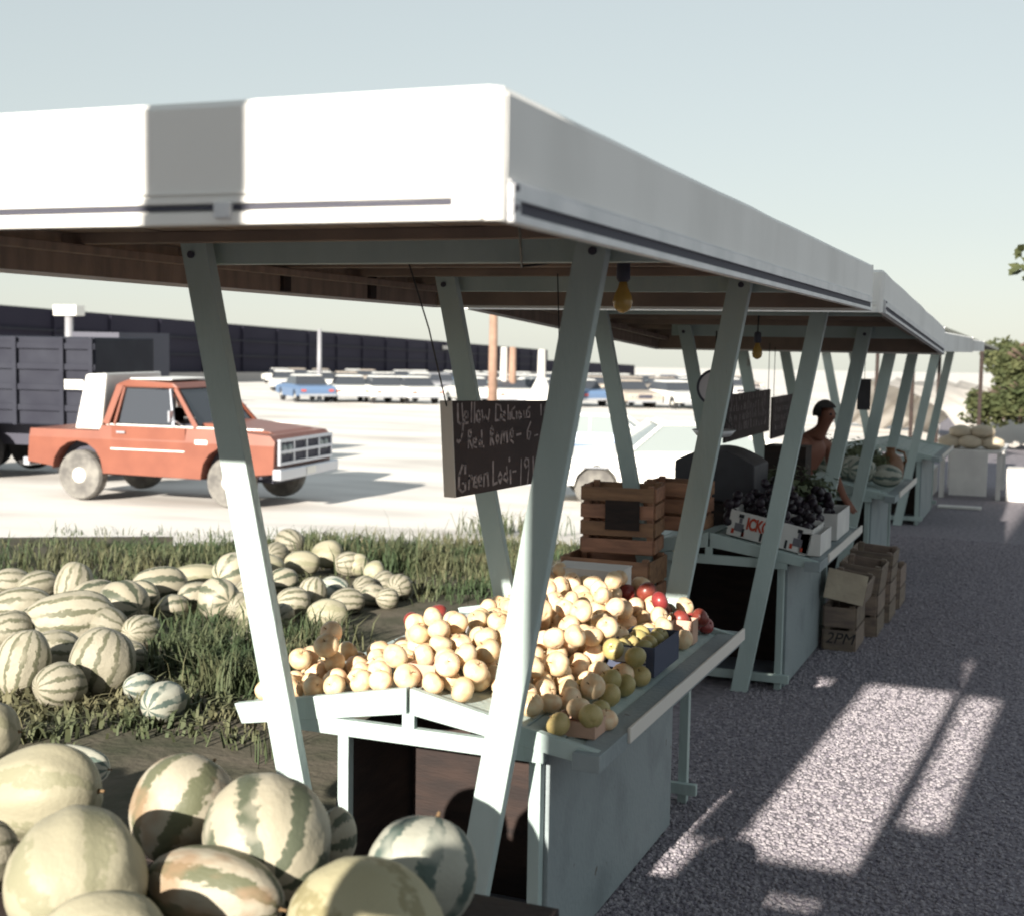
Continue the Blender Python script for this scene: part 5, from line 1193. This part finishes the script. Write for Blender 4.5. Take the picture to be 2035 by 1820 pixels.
carton('white_carton', ex+.46, ex+.78, ey+.05, ey+.5, 0, .42, M_WCARD, 'white carton on the ground right of the trestle table')
carton('white_carton', ex-.80, ex-.48, ey+.2, ey+.9, 0, .36, M_WCARD, 'white carton on the ground left of the trestle table')
wp = mkbox('white_plank', (ex-.30, ey-1.25, .004), (ex+.22, ey-1.05, .03), M_WCARD); tag(wp, 'short white plank lying in the shade before the trestle table', 'plank')

# ------------------------------------------------------------------ unseen blockers added behind the camera to shade the aisle
ph = empty('unseen_shade_block')  # invented block, out of view, keeps sun off the right of the aisle
mkbox('wall', (-.80, -14, 0), (2.4, -2.2, 8.6), M_SHED, ph, 0); mkbox('roof', (-.805, -14.1, 8.61), (2.5, -2.15, 8.9), M_ROOFD, ph, 0)
mkbox('door', (.0, -2.195, 0), (2.1, -2.16, 3.0), M_GREYP, ph, .01)
settle(ph, (.8, -2.2, 0)); tag(ph, 'unseen tall grey block added behind the camera to shade the aisle', 'building')
wh = empty('unseen_fill_block')  # invented block, out of view, holds back low sky light on the stand
mkbox('wall', (-70, -24, -.5), (-2.2, -15, 3.4), M_SHED, wh, 0); mkbox('parapet', (-70.1, -24.1, 3.41), (-2.15, -14.9, 3.8), M_CARD, wh, 0)
for i in range(12): mkbox('window', (-66+5.2*i, -14.99, 1.2), (-63+5.2*i, -14.93, 3.2), M_GLASS, wh, 0)
settle(wh, (-30, -15, 0)); tag(wh, 'unseen long low block with a tan parapet, added to cut sky fill', 'building')
def mast(x, y, r, h, w_, z0, z1, name, label):  # unseen panels on masts, added to cast strips of shade
    t = empty(name, (x, y, 0)); bm = bmesh.new(); lathe(bm, [(r, 0), (r, h)], 12, 'z'); fin(bm, 'mast', M_ALU, t, smooth=True)
    mkbox('panel', (w_[0], -.012-r, z0), (w_[1], -.002-r, z1), M_SACK, t, .002); mkbox('panel_rail', (w_[0], -.02-r, z1), (w_[1], .0, z1+.03), M_ALU, t, .002)
    return tag(t, label, 'sign')
mast(-1.545, -.35, .022, 6.0, (-.108, .108), 2.02, 5.9, 'unseen_shade_banner', 'unseen narrow panel on a thin mast, shaped to cast the fascia shadow band')  # added out of view to throw the soft band on the fascia
sp_ = mast(-.91, -.30, .040, 7.4, (-.045, .42), 3.03, 3.335, 'unseen_shade_panel', 'unseen stepped panel on a post, added to shade the far aisle')  # added out of view; panel placed to end the sunlit strip
mkbox('panel', (-.42, -.052, 3.37), (.42, -.042, 7.3), M_SACK, sp_, .002)  # wider upper panel added to shade the aisle further off
for (x0, x1, h, lab) in ((-1.34, -.92, 1.80, 'lower unseen crate stack added to shade the aisle'), (-.86, -.40, 2.02, 'taller unseen crate stack added to shade the aisle')):  # unseen stacks added to bound the near side of the sunlit gravel
    n = 6
    for i in range(n):
        c = crate('wooden_crate', x1-x0-.03, .40, h/n-.004, M_CRATE, 2); c.location = ((x0+x1)/2, -.02 if x1 > -.9 else .0, i*h/n); tag(c, 'slatted crate in the '+lab, 'crate', 'crates in the '+lab)
